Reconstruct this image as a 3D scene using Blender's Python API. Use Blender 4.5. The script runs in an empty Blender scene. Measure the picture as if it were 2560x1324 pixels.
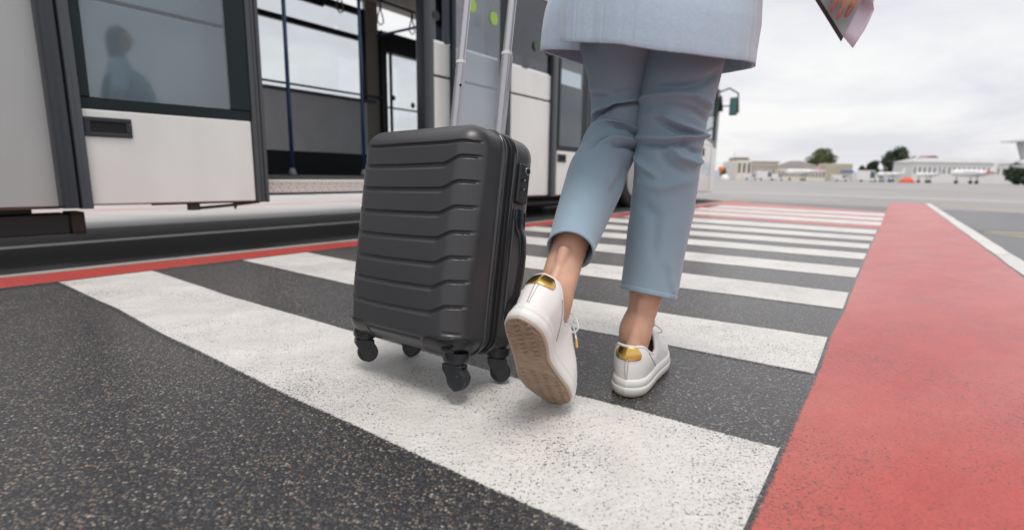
import bpy, bmesh, math, random
from mathutils import Vector, Matrix, noise
random.seed(7)
R = math.radians
S = bpy.context.scene
COL = S.collection

# ------------------------------------------------------------------ camera
FPX, PIT, ROLL, YAW, HC = 1302.0, .1708, .0147, .6284, .5     # photo 2560x1324
cp, sp, cr, sr = math.cos(PIT), math.sin(PIT), math.cos(ROLL), math.sin(ROLL)
CF = Vector((0, cp, -sp)); R0 = Vector((1, 0, 0)); U0 = Vector((0, sp, cp))
CR = cr*R0 + sr*U0; CU = -sr*R0 + cr*U0
CAM = Vector((0, 0, HC))
cd = bpy.data.cameras.new('camera'); cam = bpy.data.objects.new('camera', cd); COL.objects.link(cam)
m = Matrix((CR, CU, -CF)).transposed().to_4x4(); m.translation = CAM
cam.matrix_world = m
cd.sensor_width = 36; cd.lens = 36*FPX/2560; cd.clip_start = .02; cd.clip_end = 3000
cd.dof.use_dof = True; cd.dof.focus_distance = 1.22; cd.dof.aperture_fstop = 2.3
S.camera = cam

# ------------------------------------------------------------------ world, sun, exposure
W = bpy.data.worlds.new("World"); S.world = W; W.use_nodes = True
nt = W.node_tree; nt.nodes.clear()
def N(nt, t, **kw):
    n = nt.nodes.new(t)
    for k, v in kw.items():
        if hasattr(n, k): setattr(n, k, v)
    return n
def setin(n, **kw):
    for k, v in kw.items():
        k = k.replace('_', ' ')
        n.inputs[k].default_value = v
def L(nt, a, b): nt.links.new(a, b)
SUN_EL, SUN_AZ = R(74), R(170)
sky = N(nt, 'ShaderNodeTexSky'); sky.sky_type = 'NISHITA'; sky.sun_disc = False
sky.sun_elevation = SUN_EL; sky.sun_rotation = SUN_AZ; sky.dust_density = 3
tc = N(nt, 'ShaderNodeTexCoord')
sep = N(nt, 'ShaderNodeSeparateXYZ'); L(nt, tc.outputs['Generated'], sep.inputs[0])
# cloud layer seen from below: project direction on a plane overhead
zz = N(nt, 'ShaderNodeMath', operation='MAXIMUM'); L(nt, sep.outputs[2], zz.inputs[0]); zz.inputs[1].default_value = .0
za = N(nt, 'ShaderNodeMath', operation='ADD'); L(nt, zz.outputs[0], za.inputs[0]); za.inputs[1].default_value = .16
dx = N(nt, 'ShaderNodeMath', operation='DIVIDE'); L(nt, sep.outputs[0], dx.inputs[0]); L(nt, za.outputs[0], dx.inputs[1])
dy = N(nt, 'ShaderNodeMath', operation='DIVIDE'); L(nt, sep.outputs[1], dy.inputs[0]); L(nt, za.outputs[0], dy.inputs[1])
cb = N(nt, 'ShaderNodeCombineXYZ'); L(nt, dx.outputs[0], cb.inputs[0]); L(nt, dy.outputs[0], cb.inputs[1])
n1 = N(nt, 'ShaderNodeTexNoise'); setin(n1, Scale=.9, Detail=7., Roughness=.55, Distortion=.4); L(nt, cb.outputs[0], n1.inputs['Vector'])
rp = N(nt, 'ShaderNodeValToRGB'); L(nt, n1.outputs[0], rp.inputs[0])
rp.color_ramp.elements[0].position = .36; rp.color_ramp.elements[0].color = (.66, .66, .705, 1)
rp.color_ramp.elements[1].position = .62; rp.color_ramp.elements[1].color = (.84, .835, .825, 1)
bgc = N(nt, 'ShaderNodeBackground'); L(nt, rp.outputs[0], bgc.inputs[0]); bgc.inputs[1].default_value = 1.0
bgs = N(nt, 'ShaderNodeBackground'); L(nt, sky.outputs[0], bgs.inputs[0]); bgs.inputs[1].default_value = .08
mx = N(nt, 'ShaderNodeMixShader'); mx.inputs[0].default_value = .9
L(nt, bgs.outputs[0], mx.inputs[1]); L(nt, bgc.outputs[0], mx.inputs[2])
wo = N(nt, 'ShaderNodeOutputWorld'); L(nt, mx.outputs[0], wo.inputs[0])
sd = bpy.data.lights.new('sun', 'SUN'); sd.energy = 1.5; sd.angle = R(22); sd.color = (1, .95, .88)
so = bpy.data.objects.new('sun', sd); COL.objects.link(so)
# direction towards the sun (behind the camera, to the right): Nishita rotation is clockwise from +y
sdir = Vector((math.sin(SUN_AZ)*math.cos(SUN_EL), math.cos(SUN_AZ)*math.cos(SUN_EL), math.sin(SUN_EL)))
so.rotation_euler = sdir.to_track_quat('Z', 'Y').to_euler()
S.view_settings.view_transform = 'Standard'; S.view_settings.look = 'None'
S.view_settings.exposure = 0.32; S.view_settings.gamma = 1
S.view_settings.use_curve_mapping = False

# ------------------------------------------------------------------ projection helpers (photo pixel -> place)
def ray(px, py): return (px-1280)/FPX*CR - (py-662)/FPX*CU + CF
def at(px, py, y):                      # point of that sight line at world distance y
    d = ray(px, py); return CAM + d*(y/d.y)
def px_of(P):
    q = Vector(P)-CAM; z = q.dot(CF); return 1280+FPX*q.dot(CR)/z, 662-FPX*q.dot(CU)/z
AX = Vector((math.sin(YAW), math.cos(YAW), 0)); NA = Vector((AX.y, -AX.x, 0))
def RW(u, v, z=0.): return AX*u + NA*v + Vector((0, 0, z))

# ------------------------------------------------------------------ materials
MATS = {}
def mat(name, col=(.5, .5, .5), rough=.5, metal=0., coat=0., bump=0., bscale=200., bdist=.001, var=0., vscale=5.,
        sheen=0., sss=0., spec=.5, emit=None, crough=.1, detail=4., stretch=None):
    if name in MATS: return MATS[name]
    M = bpy.data.materials.new(name); M.use_nodes = True; t = M.node_tree
    b = t.nodes['Principled BSDF']; b.inputs['Base Color'].default_value = (*col, 1)
    b.inputs['Roughness'].default_value = rough; b.inputs['Metallic'].default_value = metal
    b.inputs['Coat Weight'].default_value = coat; b.inputs['Coat Roughness'].default_value = crough
    b.inputs['Specular IOR Level'].default_value = spec
    if sheen: b.inputs['Sheen Weight'].default_value = sheen; b.inputs['Sheen Roughness'].default_value = .5
    if sss:
        b.inputs['Subsurface Weight'].default_value = sss; b.inputs['Subsurface Radius'].default_value = (.012, .005, .003)
        b.inputs['Subsurface Scale'].default_value = 1.
    if emit: b.inputs['Emission Color'].default_value = (*col, 1); b.inputs['Emission Strength'].default_value = emit
    c = N(t, 'ShaderNodeTexCoord')
    src = c.outputs['Object']
    if stretch:
        mp = N(t, 'ShaderNodeMapping'); mp.inputs['Scale'].default_value = stretch; L(t, src, mp.inputs[0]); src = mp.outputs[0]
    if var:
        n = N(t, 'ShaderNodeTexNoise'); setin(n, Scale=vscale, Detail=5.); L(t, src, n.inputs['Vector'])
        r = N(t, 'ShaderNodeMapRange'); r.inputs[1].default_value = .3; r.inputs[2].default_value = .7
        r.inputs[3].default_value = 1-var; r.inputs[4].default_value = 1+var; L(t, n.outputs[0], r.inputs[0])
        mm = N(t, 'ShaderNodeMix', data_type='RGBA', blend_type='MULTIPLY'); mm.inputs[0].default_value = 1
        mm.inputs[6].default_value = (*col, 1); L(t, r.outputs[0], mm.inputs[7]); L(t, mm.outputs[2], b.inputs['Base Color'])
    if bump:
        n = N(t, 'ShaderNodeTexNoise'); setin(n, Scale=bscale, Detail=detail); L(t, src, n.inputs['Vector'])
        bp = N(t, 'ShaderNodeBump'); bp.inputs['Strength'].default_value = bump; bp.inputs['Distance'].default_value = bdist
        L(t, n.outputs[0], bp.inputs['Height']); L(t, bp.outputs[0], b.inputs['Normal'])
    MATS[name] = M
    return M

def glass(name, tint=(.5, .52, .55), refl=.12, rough=.02):
    if name in MATS: return MATS[name]
    M = bpy.data.materials.new(name); M.use_nodes = True; t = M.node_tree; t.nodes.clear()
    tr = N(t, 'ShaderNodeBsdfTransparent'); tr.inputs[0].default_value = (*tint, 1)
    gl = N(t, 'ShaderNodeBsdfGlossy'); gl.inputs['Roughness'].default_value = rough; gl.inputs[0].default_value = (.95, .97, 1, 1)
    lw = N(t, 'ShaderNodeLayerWeight'); lw.inputs[0].default_value = .5        # Schlick curve, the same from both sides of the pane
    pw = N(t, 'ShaderNodeMath', operation='POWER'); pw.inputs[1].default_value = 5.; L(t, lw.outputs['Facing'], pw.inputs[0])
    ad = N(t, 'ShaderNodeMath', operation='MULTIPLY_ADD'); ad.use_clamp = True; ad.inputs[1].default_value = .9; ad.inputs[2].default_value = refl+.04; L(t, pw.outputs[0], ad.inputs[0])
    ms = N(t, 'ShaderNodeMixShader'); L(t, ad.outputs[0], ms.inputs[0]); L(t, tr.outputs[0], ms.inputs[1]); L(t, gl.outputs[0], ms.inputs[2])
    o = N(t, 'ShaderNodeOutputMaterial'); L(t, ms.outputs[0], o.inputs[0])
    MATS[name] = M; return M

# --- asphalt group: colour + height from world position
def asphalt_group():
    g = bpy.data.node_groups.new('asphalt', 'ShaderNodeTree')
    g.interface.new_socket('Color', in_out='OUTPUT', socket_type='NodeSocketColor')
    g.interface.new_socket('Height', in_out='OUTPUT', socket_type='NodeSocketFloat')
    o = N(g, 'NodeGroupOutput'); geo = N(g, 'ShaderNodeNewGeometry')
    warp = N(g, 'ShaderNodeTexNoise'); setin(warp, Scale=90., Detail=2.); L(g, geo.outputs['Position'], warp.inputs['Vector'])
    wm = N(g, 'ShaderNodeVectorMath', operation='MULTIPLY_ADD'); L(g, warp.outputs['Color'], wm.inputs[0]); wm.inputs[1].default_value = (.006, .006, .006)
    L(g, geo.outputs['Position'], wm.inputs[2])
    pos = wm.outputs[0]
    v = N(g, 'ShaderNodeTexVoronoi'); setin(v, Scale=185., Randomness=1.); L(g, pos, v.inputs['Vector'])
    s = N(g, 'ShaderNodeSeparateColor'); L(g, v.outputs['Color'], s.inputs[0])
    cr_ = N(g, 'ShaderNodeValToRGB'); cr_.color_ramp.interpolation = 'CONSTANT'; L(g, s.outputs[0], cr_.inputs[0])
    e = cr_.color_ramp.elements; e[0].position = 0; e[0].color = (.024, .025, .030, 1)
    e[1].position = .24; e[1].color = (.044, .044, .049, 1)
    for p, c in ((.46, (.074, .071, .072)), (.62, (.120, .105, .092)), (.75, (.185, .148, .112)), (.86, (.25, .21, .17)), (.93, (.095, .10, .12)), (.95, (.20, .085, .06)), (.962, (.34, .32, .28))):
        q = e.new(p); q.color = (*c, 1)
    # tar between the stones
    rr = N(g, 'ShaderNodeMapRange'); rr.inputs[1].default_value = .36; rr.inputs[2].default_value = .60; rr.inputs[3].default_value = 1; rr.inputs[4].default_value = 0
    L(g, v.outputs['Distance'], rr.inputs[0])
    mx = N(g, 'ShaderNodeMix', data_type='RGBA'); mx.inputs[6].default_value = (.022, .022, .026, 1)
    L(g, rr.outputs[0], mx.inputs[0]); L(g, cr_.outputs[0], mx.inputs[7])
    # fine grains
    v2 = N(g, 'ShaderNodeTexVoronoi'); setin(v2, Scale=620.); L(g, geo.outputs['Position'], v2.inputs['Vector'])
    s2 = N(g, 'ShaderNodeSeparateColor'); L(g, v2.outputs['Color'], s2.inputs[0])
    r2 = N(g, 'ShaderNodeMapRange'); r2.inputs[3].default_value = .55; r2.inputs[4].default_value = 1.45; L(g, s2.outputs[1], r2.inputs[0])
    m2 = N(g, 'ShaderNodeMix', data_type='RGBA', blend_type='MULTIPLY'); m2.inputs[0].default_value = 1
    L(g, mx.outputs[2], m2.inputs[6]); L(g, r2.outputs[0], m2.inputs[7])
    # broad patches
    nb = N(g, 'ShaderNodeTexNoise'); setin(nb, Scale=.9, Detail=8., Roughness=.7); L(g, geo.outputs['Position'], nb.inputs['Vector'])
    rb = N(g, 'ShaderNodeMapRange'); rb.inputs[1].default_value = .3; rb.inputs[2].default_value = .7; rb.inputs[3].default_value = .68; rb.inputs[4].default_value = 1.35
    L(g, nb.outputs[0], rb.inputs[0])
    m3 = N(g, 'ShaderNodeMix', data_type='RGBA', blend_type='MULTIPLY'); m3.inputs[0].default_value = 1
    L(g, m2.outputs[2], m3.inputs[6]); L(g, rb.outputs[0], m3.inputs[7])
    L(g, m3.outputs[2], o.inputs['Color'])
    h = N(g, 'ShaderNodeMath', operation='MULTIPLY_ADD'); L(g, v.outputs['Distance'], h.inputs[0]); h.inputs[1].default_value = -1.
    h2 = N(g, 'ShaderNodeMath', operation='MULTIPLY'); L(g, s.outputs[1], h2.inputs[0]); h2.inputs[1].default_value = .5
    L(g, h2.outputs[0], h.inputs[2]); L(g, h.outputs[0], o.inputs['Height'])
    return g
AG = asphalt_group()
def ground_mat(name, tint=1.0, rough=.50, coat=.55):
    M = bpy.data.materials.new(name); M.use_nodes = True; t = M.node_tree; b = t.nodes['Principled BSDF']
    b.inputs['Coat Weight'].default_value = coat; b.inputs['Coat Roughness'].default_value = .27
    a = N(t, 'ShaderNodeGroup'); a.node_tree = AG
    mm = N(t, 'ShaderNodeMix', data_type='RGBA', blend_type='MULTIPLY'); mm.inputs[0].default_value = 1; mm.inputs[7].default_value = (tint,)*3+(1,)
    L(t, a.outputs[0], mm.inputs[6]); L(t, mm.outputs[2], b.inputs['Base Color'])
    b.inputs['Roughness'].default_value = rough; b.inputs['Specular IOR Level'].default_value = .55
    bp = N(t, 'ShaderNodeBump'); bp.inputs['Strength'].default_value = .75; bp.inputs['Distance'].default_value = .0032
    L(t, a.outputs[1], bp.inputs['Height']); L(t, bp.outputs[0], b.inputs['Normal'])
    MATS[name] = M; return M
def paint_mat(name, col, col2=None, pit=.5, rough=.55, worn=.0, gscale=45., coat=.35, bd=.0055):
    """thick road paint with pinholes that show the asphalt; ragged rim from the 'rim' attribute"""
    M = bpy.data.materials.new(name); M.use_nodes = True; t = M.node_tree; b = t.nodes['Principled BSDF']
    a = N(t, 'ShaderNodeGroup'); a.node_tree = AG; geo = N(t, 'ShaderNodeNewGeometry'); P = geo.outputs['Position']
    at_ = N(t, 'ShaderNodeAttribute'); at_.attribute_name = 'rim'
    n = N(t, 'ShaderNodeTexNoise'); setin(n, Scale=230., Detail=3., Roughness=.7); L(t, P, n.inputs['Vector'])
    nlow = N(t, 'ShaderNodeTexNoise'); setin(nlow, Scale=3.2, Detail=4.); L(t, P, nlow.inputs['Vector'])
    # pits
    th = N(t, 'ShaderNodeMapRange'); th.inputs[1].default_value = .35; th.inputs[2].default_value = .7
    th.inputs[3].default_value = .72-.05*pit; th.inputs[4].default_value = .665-.085*pit; L(t, nlow.outputs[0], th.inputs[0])
    d = N(t, 'ShaderNodeMath', operation='SUBTRACT'); L(t, th.outputs[0], d.inputs[0]); L(t, n.outputs[0], d.inputs[1])
    k = N(t, 'ShaderNodeMath', operation='MULTIPLY'); L(t, d.outputs[0], k.inputs[0]); k.inputs[1].default_value = 22; k.use_clamp = True
    # rim
    nr = N(t, 'ShaderNodeTexNoise'); setin(nr, Scale=190., Detail=4., Roughness=.7); L(t, P, nr.inputs['Vector'])
    e = N(t, 'ShaderNodeMath', operation='MULTIPLY_ADD'); L(t, nr.outputs[0], e.inputs[0]); e.inputs[1].default_value = -.022; L(t, at_.outputs['Fac'], e.inputs[2])
    e2 = N(t, 'ShaderNodeMath', operation='ADD'); L(t, e.outputs[0], e2.inputs[0]); e2.inputs[1].default_value = .0075
    e3 = N(t, 'ShaderNodeMath', operation='MULTIPLY'); L(t, e2.outputs[0], e3.inputs[0]); e3.inputs[1].default_value = 260; e3.use_clamp = True
    mk = N(t, 'ShaderNodeMath', operation='MULTIPLY'); L(t, k.outputs[0], mk.inputs[0]); L(t, e3.outputs[0], mk.inputs[1])
    # paint colour
    nd = N(t, 'ShaderNodeTexNoise'); setin(nd, Scale=9., Detail=6., Roughness=.65); L(t, P, nd.inputs['Vector'])
    rd = N(t, 'ShaderNodeMapRange'); rd.inputs[1].default_value = .3; rd.inputs[2].default_value = .7; rd.inputs[3].default_value = .88; rd.inputs[4].default_value = 1.06; L(t, nd.outputs[0], rd.inputs[0])
    base = N(t, 'ShaderNodeMix', data_type='RGBA'); base.inputs[6].default_value = (*col, 1); base.inputs[7].default_value = (*(col2 or col), 1)
    nw = N(t, 'ShaderNodeTexNoise'); setin(nw, Scale=1.1, Detail=5., Roughness=.6)
    mp = N(t, 'ShaderNodeMapping'); mp.inputs['Rotation'].default_value = (0, 0, -(math.pi/2-YAW)); mp.vector_type = 'TEXTURE'
    mp.inputs['Scale'].default_value = (.5, 1.6, 1); L(t, P, mp.inputs[0]); L(t, mp.outputs[0], nw.inputs['Vector'])
    rw_ = N(t, 'ShaderNodeMapRange'); rw_.inputs[1].default_value = .42; rw_.inputs[2].default_value = .66; rw_.inputs[4].default_value = worn; L(t, nw.outputs[0], rw_.inputs[0])
    L(t, rw_.outputs[0], base.inputs[0])
    m1 = N(t, 'ShaderNodeMix', data_type='RGBA', blend_type='MULTIPLY'); m1.inputs[0].default_value = 1; L(t, base.outputs[2], m1.inputs[6]); L(t, rd.outputs[0], m1.inputs[7])
    m2 = N(t, 'ShaderNodeMix', data_type='RGBA'); L(t, mk.outputs[0], m2.inputs[0]); L(t, a.outputs[0], m2.inputs[6]); L(t, m1.outputs[2], m2.inputs[7])
    L(t, m2.outputs[2], b.inputs['Base Color']); b.inputs['Roughness'].default_value = rough; b.inputs['Coat Weight'].default_value = coat; b.inputs['Coat Roughness'].default_value = .26
    # bump
    ng = N(t, 'ShaderNodeTexNoise'); setin(ng, Scale=gscale*2, Detail=5., Roughness=.6); L(t, P, ng.inputs['Vector'])
    hh = N(t, 'ShaderNodeMath', operation='MULTIPLY_ADD'); L(t, mk.outputs[0], hh.inputs[0]); hh.inputs[1].default_value = .14; L(t, ng.outputs[0], hh.inputs[2])
    bp = N(t, 'ShaderNodeBump'); bp.inputs['Strength'].default_value = .9; bp.inputs['Distance'].default_value = bd
    L(t, hh.outputs[0], bp.inputs['Height']); L(t, bp.outputs[0], b.inputs['Normal'])
    MATS[name] = M; return M

# ------------------------------------------------------------------ mesh helpers
class MB:
    def __init__(s): s.v = []; s.f = []
    def add(s, vs, fs):
        o = len(s.v); s.v += [tuple(v) for v in vs]; s.f += [tuple(i+o for i in f) for f in fs]; return s
    def box(s, x0, x1, y0, y1, z0, z1):
        return s.add([(x0, y0, z0), (x1, y0, z0), (x1, y1, z0), (x0, y1, z0), (x0, y0, z1), (x1, y0, z1), (x1, y1, z1), (x0, y1, z1)],
                     [(0, 3, 2, 1), (4, 5, 6, 7), (0, 1, 5, 4), (1, 2, 6, 5), (2, 3, 7, 6), (3, 0, 4, 7)])
    def loft(s, rings, cap0=True, cap1=True, closed=True):
        n = len(rings[0]); o = len(s.v)
        for r in rings: s.v += [tuple(p) for p in r]
        for i in range(len(rings)-1):
            for j in range(n if closed else n-1):
                a = o+i*n+j; b = o+i*n+(j+1) % n
                s.f.append((a, b, b+n, a+n))
        if cap0 and closed: s.f.append(tuple(o+j for j in range(n))[::-1])
        if cap1 and closed: s.f.append(tuple(o+(len(rings)-1)*n+j for j in range(n)))
        return s
    def tube(s, pts, r, n=16, cap=True, b=None, ref=None):
        pts = [Vector(p) for p in pts]; rs = r if isinstance(r, (list, tuple)) else [r]*len(pts)
        bs = b if isinstance(b, (list, tuple)) else ([b]*len(pts) if b else rs)
        rings = []; prev = Vector(ref) if ref else None
        for i, p in enumerate(pts):
            t = (pts[min(i+1, len(pts)-1)]-pts[max(i-1, 0)]).normalized()
            if prev is None: prev = Vector((0, 0, 1)) if abs(t.z) < .9 else Vector((1, 0, 0))
            a = (prev - t*prev.dot(t)).normalized(); prev = a; c = t.cross(a)
            rings.append([p + a*rs[i]*math.cos(2*math.pi*k/n) + c*bs[i]*math.sin(2*math.pi*k/n) for k in range(n)])
        return s.loft(rings, cap, cap)
    def cyl(s, p0, p1, r0, r1=None, n=24): return s.tube([p0, p1], [r0, r1 if r1 is not None else r0], n)
    def prism(s, poly, ax, lo, hi):       # poly in the other two axes
        def P(q, w):
            q = list(q); q.insert(ax, w); return tuple(q)
        n = len(poly); o = len(s.v)
        s.v += [P(q, lo) for q in poly]+[P(q, hi) for q in poly]
        s.f += [tuple(o+i for i in range(n)), tuple(o+n+i for i in range(n))[::-1]]
        s.f += [(o+i, o+n+i, o+n+(i+1) % n, o+(i+1) % n) for i in range(n)]
        return s
    def obj(s, name, m, parent=None, smooth=False, bevel=0., seg=2, solid=0., subd=0, auto=None, weld=0., fix=True):
        me = bpy.data.meshes.new(name); me.from_pydata(s.v, [], s.f); me.update()
        if fix or weld:
            bm = bmesh.new(); bm.from_mesh(me)
            if weld: bmesh.ops.remove_doubles(bm, verts=bm.verts, dist=weld)
            if fix: bmesh.ops.recalc_face_normals(bm, faces=bm.faces)
            bm.to_mesh(me); bm.free()
        for mm in (m if isinstance(m, list) else [m]): me.materials.append(mm)
        if smooth:
            for p in me.polygons: p.use_smooth = True
        o = bpy.data.objects.new(name, me); COL.objects.link(o)
        if parent: o.parent = parent
        if bevel:
            b = o.modifiers.new('bevel', 'BEVEL'); b.width = bevel; b.segments = seg; b.limit_method = 'ANGLE'; b.angle_limit = R(35); b.harden_normals = False
        if solid:
            b = o.modifiers.new('solid', 'SOLIDIFY'); b.thickness = solid; b.offset = -1
        if subd:
            b = o.modifiers.new('sub', 'SUBSURF'); b.levels = b.render_levels = subd
        if auto is not None:
            for p in me.polygons: p.use_smooth = True
            try: me.set_sharp_from_angle(angle=R(auto))
            except Exception: pass
        return o
def tag(o, label=None, cat=None, group=None, kind=None):
    if label: o['label'] = label
    if cat: o['category'] = cat
    if group: o['group'] = group
    if kind: o['kind'] = kind
    return o
def empty(name, loc=(0, 0, 0), rz=0., label=None, cat=None, group=None, mw=None):
    o = bpy.data.objects.new(name, None); COL.objects.link(o); o.location = loc; o.rotation_euler = (0, 0, rz); o.empty_display_size = .1
    if mw is not None: o.matrix_world = mw
    return tag(o, label, cat, group)
def copy_tree(o, parent=None):
    c = o.copy(); COL.objects.link(c); c.parent = parent
    for ch in [x for x in COL.objects if x.parent == o]: copy_tree(ch, c)
    return c
def lerp(a, b, t): return a+(b-a)*t
def sm(a, b, x):
    t = min(1, max(0, (x-a)/(b-a))); return t*t*(3-2*t)
def interp(xs, ys, x):
    if x <= xs[0]: return ys[0]
    for i in range(len(xs)-1):
        if x <= xs[i+1]: return lerp(ys[i], ys[i+1], (x-xs[i])/(xs[i+1]-xs[i]))
    return ys[-1]
def catmull(pts, n):
    out = []; P = [Vector(p) for p in pts]; k = len(P)-1
    for i in range(n):
        t = i/(n-1)*k; j = min(int(t), k-1); f = t-j
        p0, p1, p2, p3 = P[max(j-1, 0)], P[j], P[j+1], P[min(j+2, k)]
        out.append(.5*((2*p1)+(p2-p0)*f+(2*p0-5*p1+4*p2-p3)*f*f+(3*p1-p0-3*p2+p3)*f**3))
    return out

# ================================================================== GROUND AND MARKINGS
asph = ground_mat('asphalt')
g = MB(); g.add([(-1500, -1500, 0), (1500, -1500, 0), (1500, 1500, 0), (-1500, 1500, 0)], [(0, 1, 2, 3)])
tag(g.obj('ground', asph), 'dark speckled airport asphalt apron', None, None, 'structure')
conc = mat('pale_apron_concrete', (.31, .295, .292), .6, var=.14, vscale=.12, bump=.2, bscale=6, bdist=.01)
g = MB(); g.add([tuple(RW(u, v, .0014)) for u, v in ((14.2, -30), (12.6, -3), (12.0, 2), (9.0, 30), (6, 300), (700, 300), (700, -500), (30, -400))], [tuple(range(8))])
tag(g.obj('apron', conc), 'pale concrete apron beyond the crossing', None, None, 'structure')
WHITE = paint_mat('white_road_paint', (.74, .72, .69), (.62, .60, .575), pit=.85, worn=.8)
RED = paint_mat('red_road_paint', (.53, .034, .018), (.58, .13, .10), pit=.8, rough=.40, worn=.8, gscale=62, coat=.5, bd=.009)
KRED = paint_mat('kerb_red_paint', (.55, .032, .018), (.40, .03, .02), pit=.3, rough=.4, worn=.6)
YEL = paint_mat('yellow_road_paint', (.62, .48, .16), (.5, .42, .25), pit=.3)
def strip(name, A, B, m, z, label, rimA=True, rimB=True, endL=True, endR=True, flat=False):
    """A and B: near and far polylines (u as function of v) as [(v,u),...] sampled along v"""
    z = z*.4 if z < .009 else .0036
    vs = [p[0] for p in A]; v0, v1 = vs[0], vs[-1]; n = max(2, int(abs(v1-v0)/.04)) if not flat else 12
    mb = MB(); rim = []
    fr = [0, .03, .08, .5, .92, .97, 1]
    for i in range(n+1):
        v = lerp(v0, v1, i/n)
        a = interp([p[0] for p in A], [p[1] for p in A], v); b = interp([p[0] for p in B], [p[1] for p in B], v)
        wob = 0 if flat else .006
        a += wob*noise.noise(Vector((v*3.1, a*2, z*100))); b += wob*noise.noise(Vector((v*3.1, b*2, 7)))
        sg = 1 if b > a else -1; w = abs(b-a)
        for f in [None]+fr+['e']:
            if f is None: mb.v.append(tuple(RW(a-sg*.010, v, .0002))); rim.append(-.01); continue
            if f == 'e': mb.v.append(tuple(RW(b+sg*.010, v, .0002))); rim.append(-.01); continue
            mb.v.append(tuple(RW(lerp(a, b, f), v, z)))
            r = min(f*w if rimA else 1, (1-f)*w if rimB else 1)
            if endL: r = min(r, abs(v-v0))
            if endR: r = min(r, abs(v1-v))
            rim.append(min(r, .3))
    k = len(fr)+2
    for i in range(n):
        for j in range(k-1): mb.f.append((i*k+j, i*k+j+1, (i+1)*k+j+1, (i+1)*k+j))
    o = mb.obj(name, m, fix=True)
    a = o.data.attributes.new('rim', 'FLOAT', 'POINT')
    for i, r in enumerate(rim): a.data[i].value = r
    return tag(o, label, None, None, 'structure')
VL, VR = -2.97, -.095
stripes = [
 ([(VL, .642), (-2.25, .640), (-1.73, .612), (-1.41, .608), (-1.03, .598), (VR, .603)], [(VL, 1.021), (-2.12, .995), (-1.36, 1.005), (-.56, 1.012), (VR, 1.045)]),
 ([(VL, 1.457), (-1.92, 1.435), (-.82, 1.48), (VR, 1.512)], [(VL, 1.873), (-2.47, 1.845), (-1.02, 1.85), (-.67, 1.865), (VR, 1.912)]),
 ([(-2.96, 2.28), (-1.28, 2.32), (-.77, 2.345), (VR, 2.376)], [(-2.96, 2.70), (-1.45, 2.68), (-.89, 2.735), (VR, 2.755)]),
 ([(-2.93, 3.15), (-1.59, 3.16), (VR, 3.199)], [(-2.93, 3.56), (-1.76, 3.54), (VR, 3.585)]),
 ([(-2.9, 3.92), (VR, 3.985)], [(-2.9, 4.30), (VR, 4.34)]),
 ([(-2.87, 4.58), (VR, 4.645)], [(-2.87, 5.03), (VR, 5.0)]),
 ([(-2.84, 5.34), (VR, 5.29)], [(-2.84, 5.86), (VR, 5.69)]),
 ([(-2.8, 6.1), (VR, 5.96)], [(-2.8, 6.75), (VR, 6.5)])]
ordn = ['nearest, wide in the foreground under the suitcase', 'second from the camera', 'third from the camera', 'fourth from the camera', 'fifth from the camera', 'sixth from the camera', 'seventh from the camera', 'farthest pure white one']
for (a, b), w in zip(stripes, ordn):
    o = strip('crosswalk_stripe', a, b, WHITE, .004, 'white zebra crossing stripe, '+w, endL=False, endR=False)
    o['group'] = 'white stripes of the zebra crossing'
# far end of the crossing: red field with white stripes
strip('red_crossing_field', [(-2.76, 7.0), (VR, 6.62)], [(-2.5, 11.7), (VR, 10.3)], RED, .004, 'faded red painted field at the far end of the crossing', endL=False, endR=False)
for a0, b0, w in ((7.15, 7.75, 'nearest'), (8.1, 8.7, 'middle'), (9.1, 9.8, 'farthest')):
    o = strip('far_crossing_stripe', [(-2.72, a0+.25), (VR, a0-.05)], [(-2.66, b0+.35), (VR, b0)], WHITE, .008, 'pale stripe painted across the faded red field, '+w+' of three', endL=False, endR=False)
    o['group'] = 'pale stripes on the red field'
def band(name, pts, m, z, label, rim=(True, True), kind='structure'):
    """pts: [(u, v_left, v_right), ...] a band along the road axis"""
    z = z*.4 if z < .009 else .0040
    mb = MB(); rr = []; fr = [0, .04, .12, .5, .88, .96, 1]
    P = []
    for i in range(len(pts)-1):
        (u0, a0, b0), (u1, a1, b1) = pts[i], pts[i+1]; n = max(2, int((u1-u0)/.08)); n = min(n, 120)
        for j in range(n + (i == len(pts)-2)):
            t = j/n; P.append((lerp(u0, u1, t), lerp(a0, a1, t), lerp(b0, b1, t)))
    for u, a, b in P:
        wob = .008*noise.noise(Vector((u*2.3, a, 3))); a += wob
        b += .008*noise.noise(Vector((u*2.1, b, 9)))
        w = b-a
        for f in [None]+fr+['e']:
            if f is None: mb.v.append(tuple(RW(u, a-.010, .0002))); rr.append(-.01); continue
            if f == 'e': mb.v.append(tuple(RW(u, b+.010, .0002))); rr.append(-.01); continue
            mb.v.append(tuple(RW(u, lerp(a, b, f), z)))
            rr.append(min(f*w if rim[0] else 1, (1-f)*w if rim[1] else 1, .3))
    k = len(fr)+2
    for i in range(len(P)-1):
        for j in range(k-1): mb.f.append((i*k+j, i*k+j+1, (i+1)*k+j+1, (i+1)*k+j))
    o = mb.obj(name, m); a = o.data.attributes.new('rim', 'FLOAT', 'POINT')
    for i, r in enumerate(rr): a.data[i].value = r
    return tag(o, label, None, None, kind)
band('red_path_band', [(-1.5, -.12, .60), (0, -.12, .60), (3.9, -.115, .605), (15, -.08, .56)], RED, .006, 'wide red painted band along the right of the crossing')
band('white_edge_line', [(-1.5, .60, .72), (3.9, .605, .72), (15, .555, .665)], WHITE, .010, 'white edge line beside the wide red band')
band('red_kerb_line', [(-4, -3.26, -2.985), (.46, -3.26, -2.98), (2.3, -3.2, -2.96), (4.2, -3.08, -2.86), (6.4, -3.0, -2.74), (12.1, -2.9, -2.5)], KRED, .008, 'narrow saturated red line between the crossing and the bus')
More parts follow.
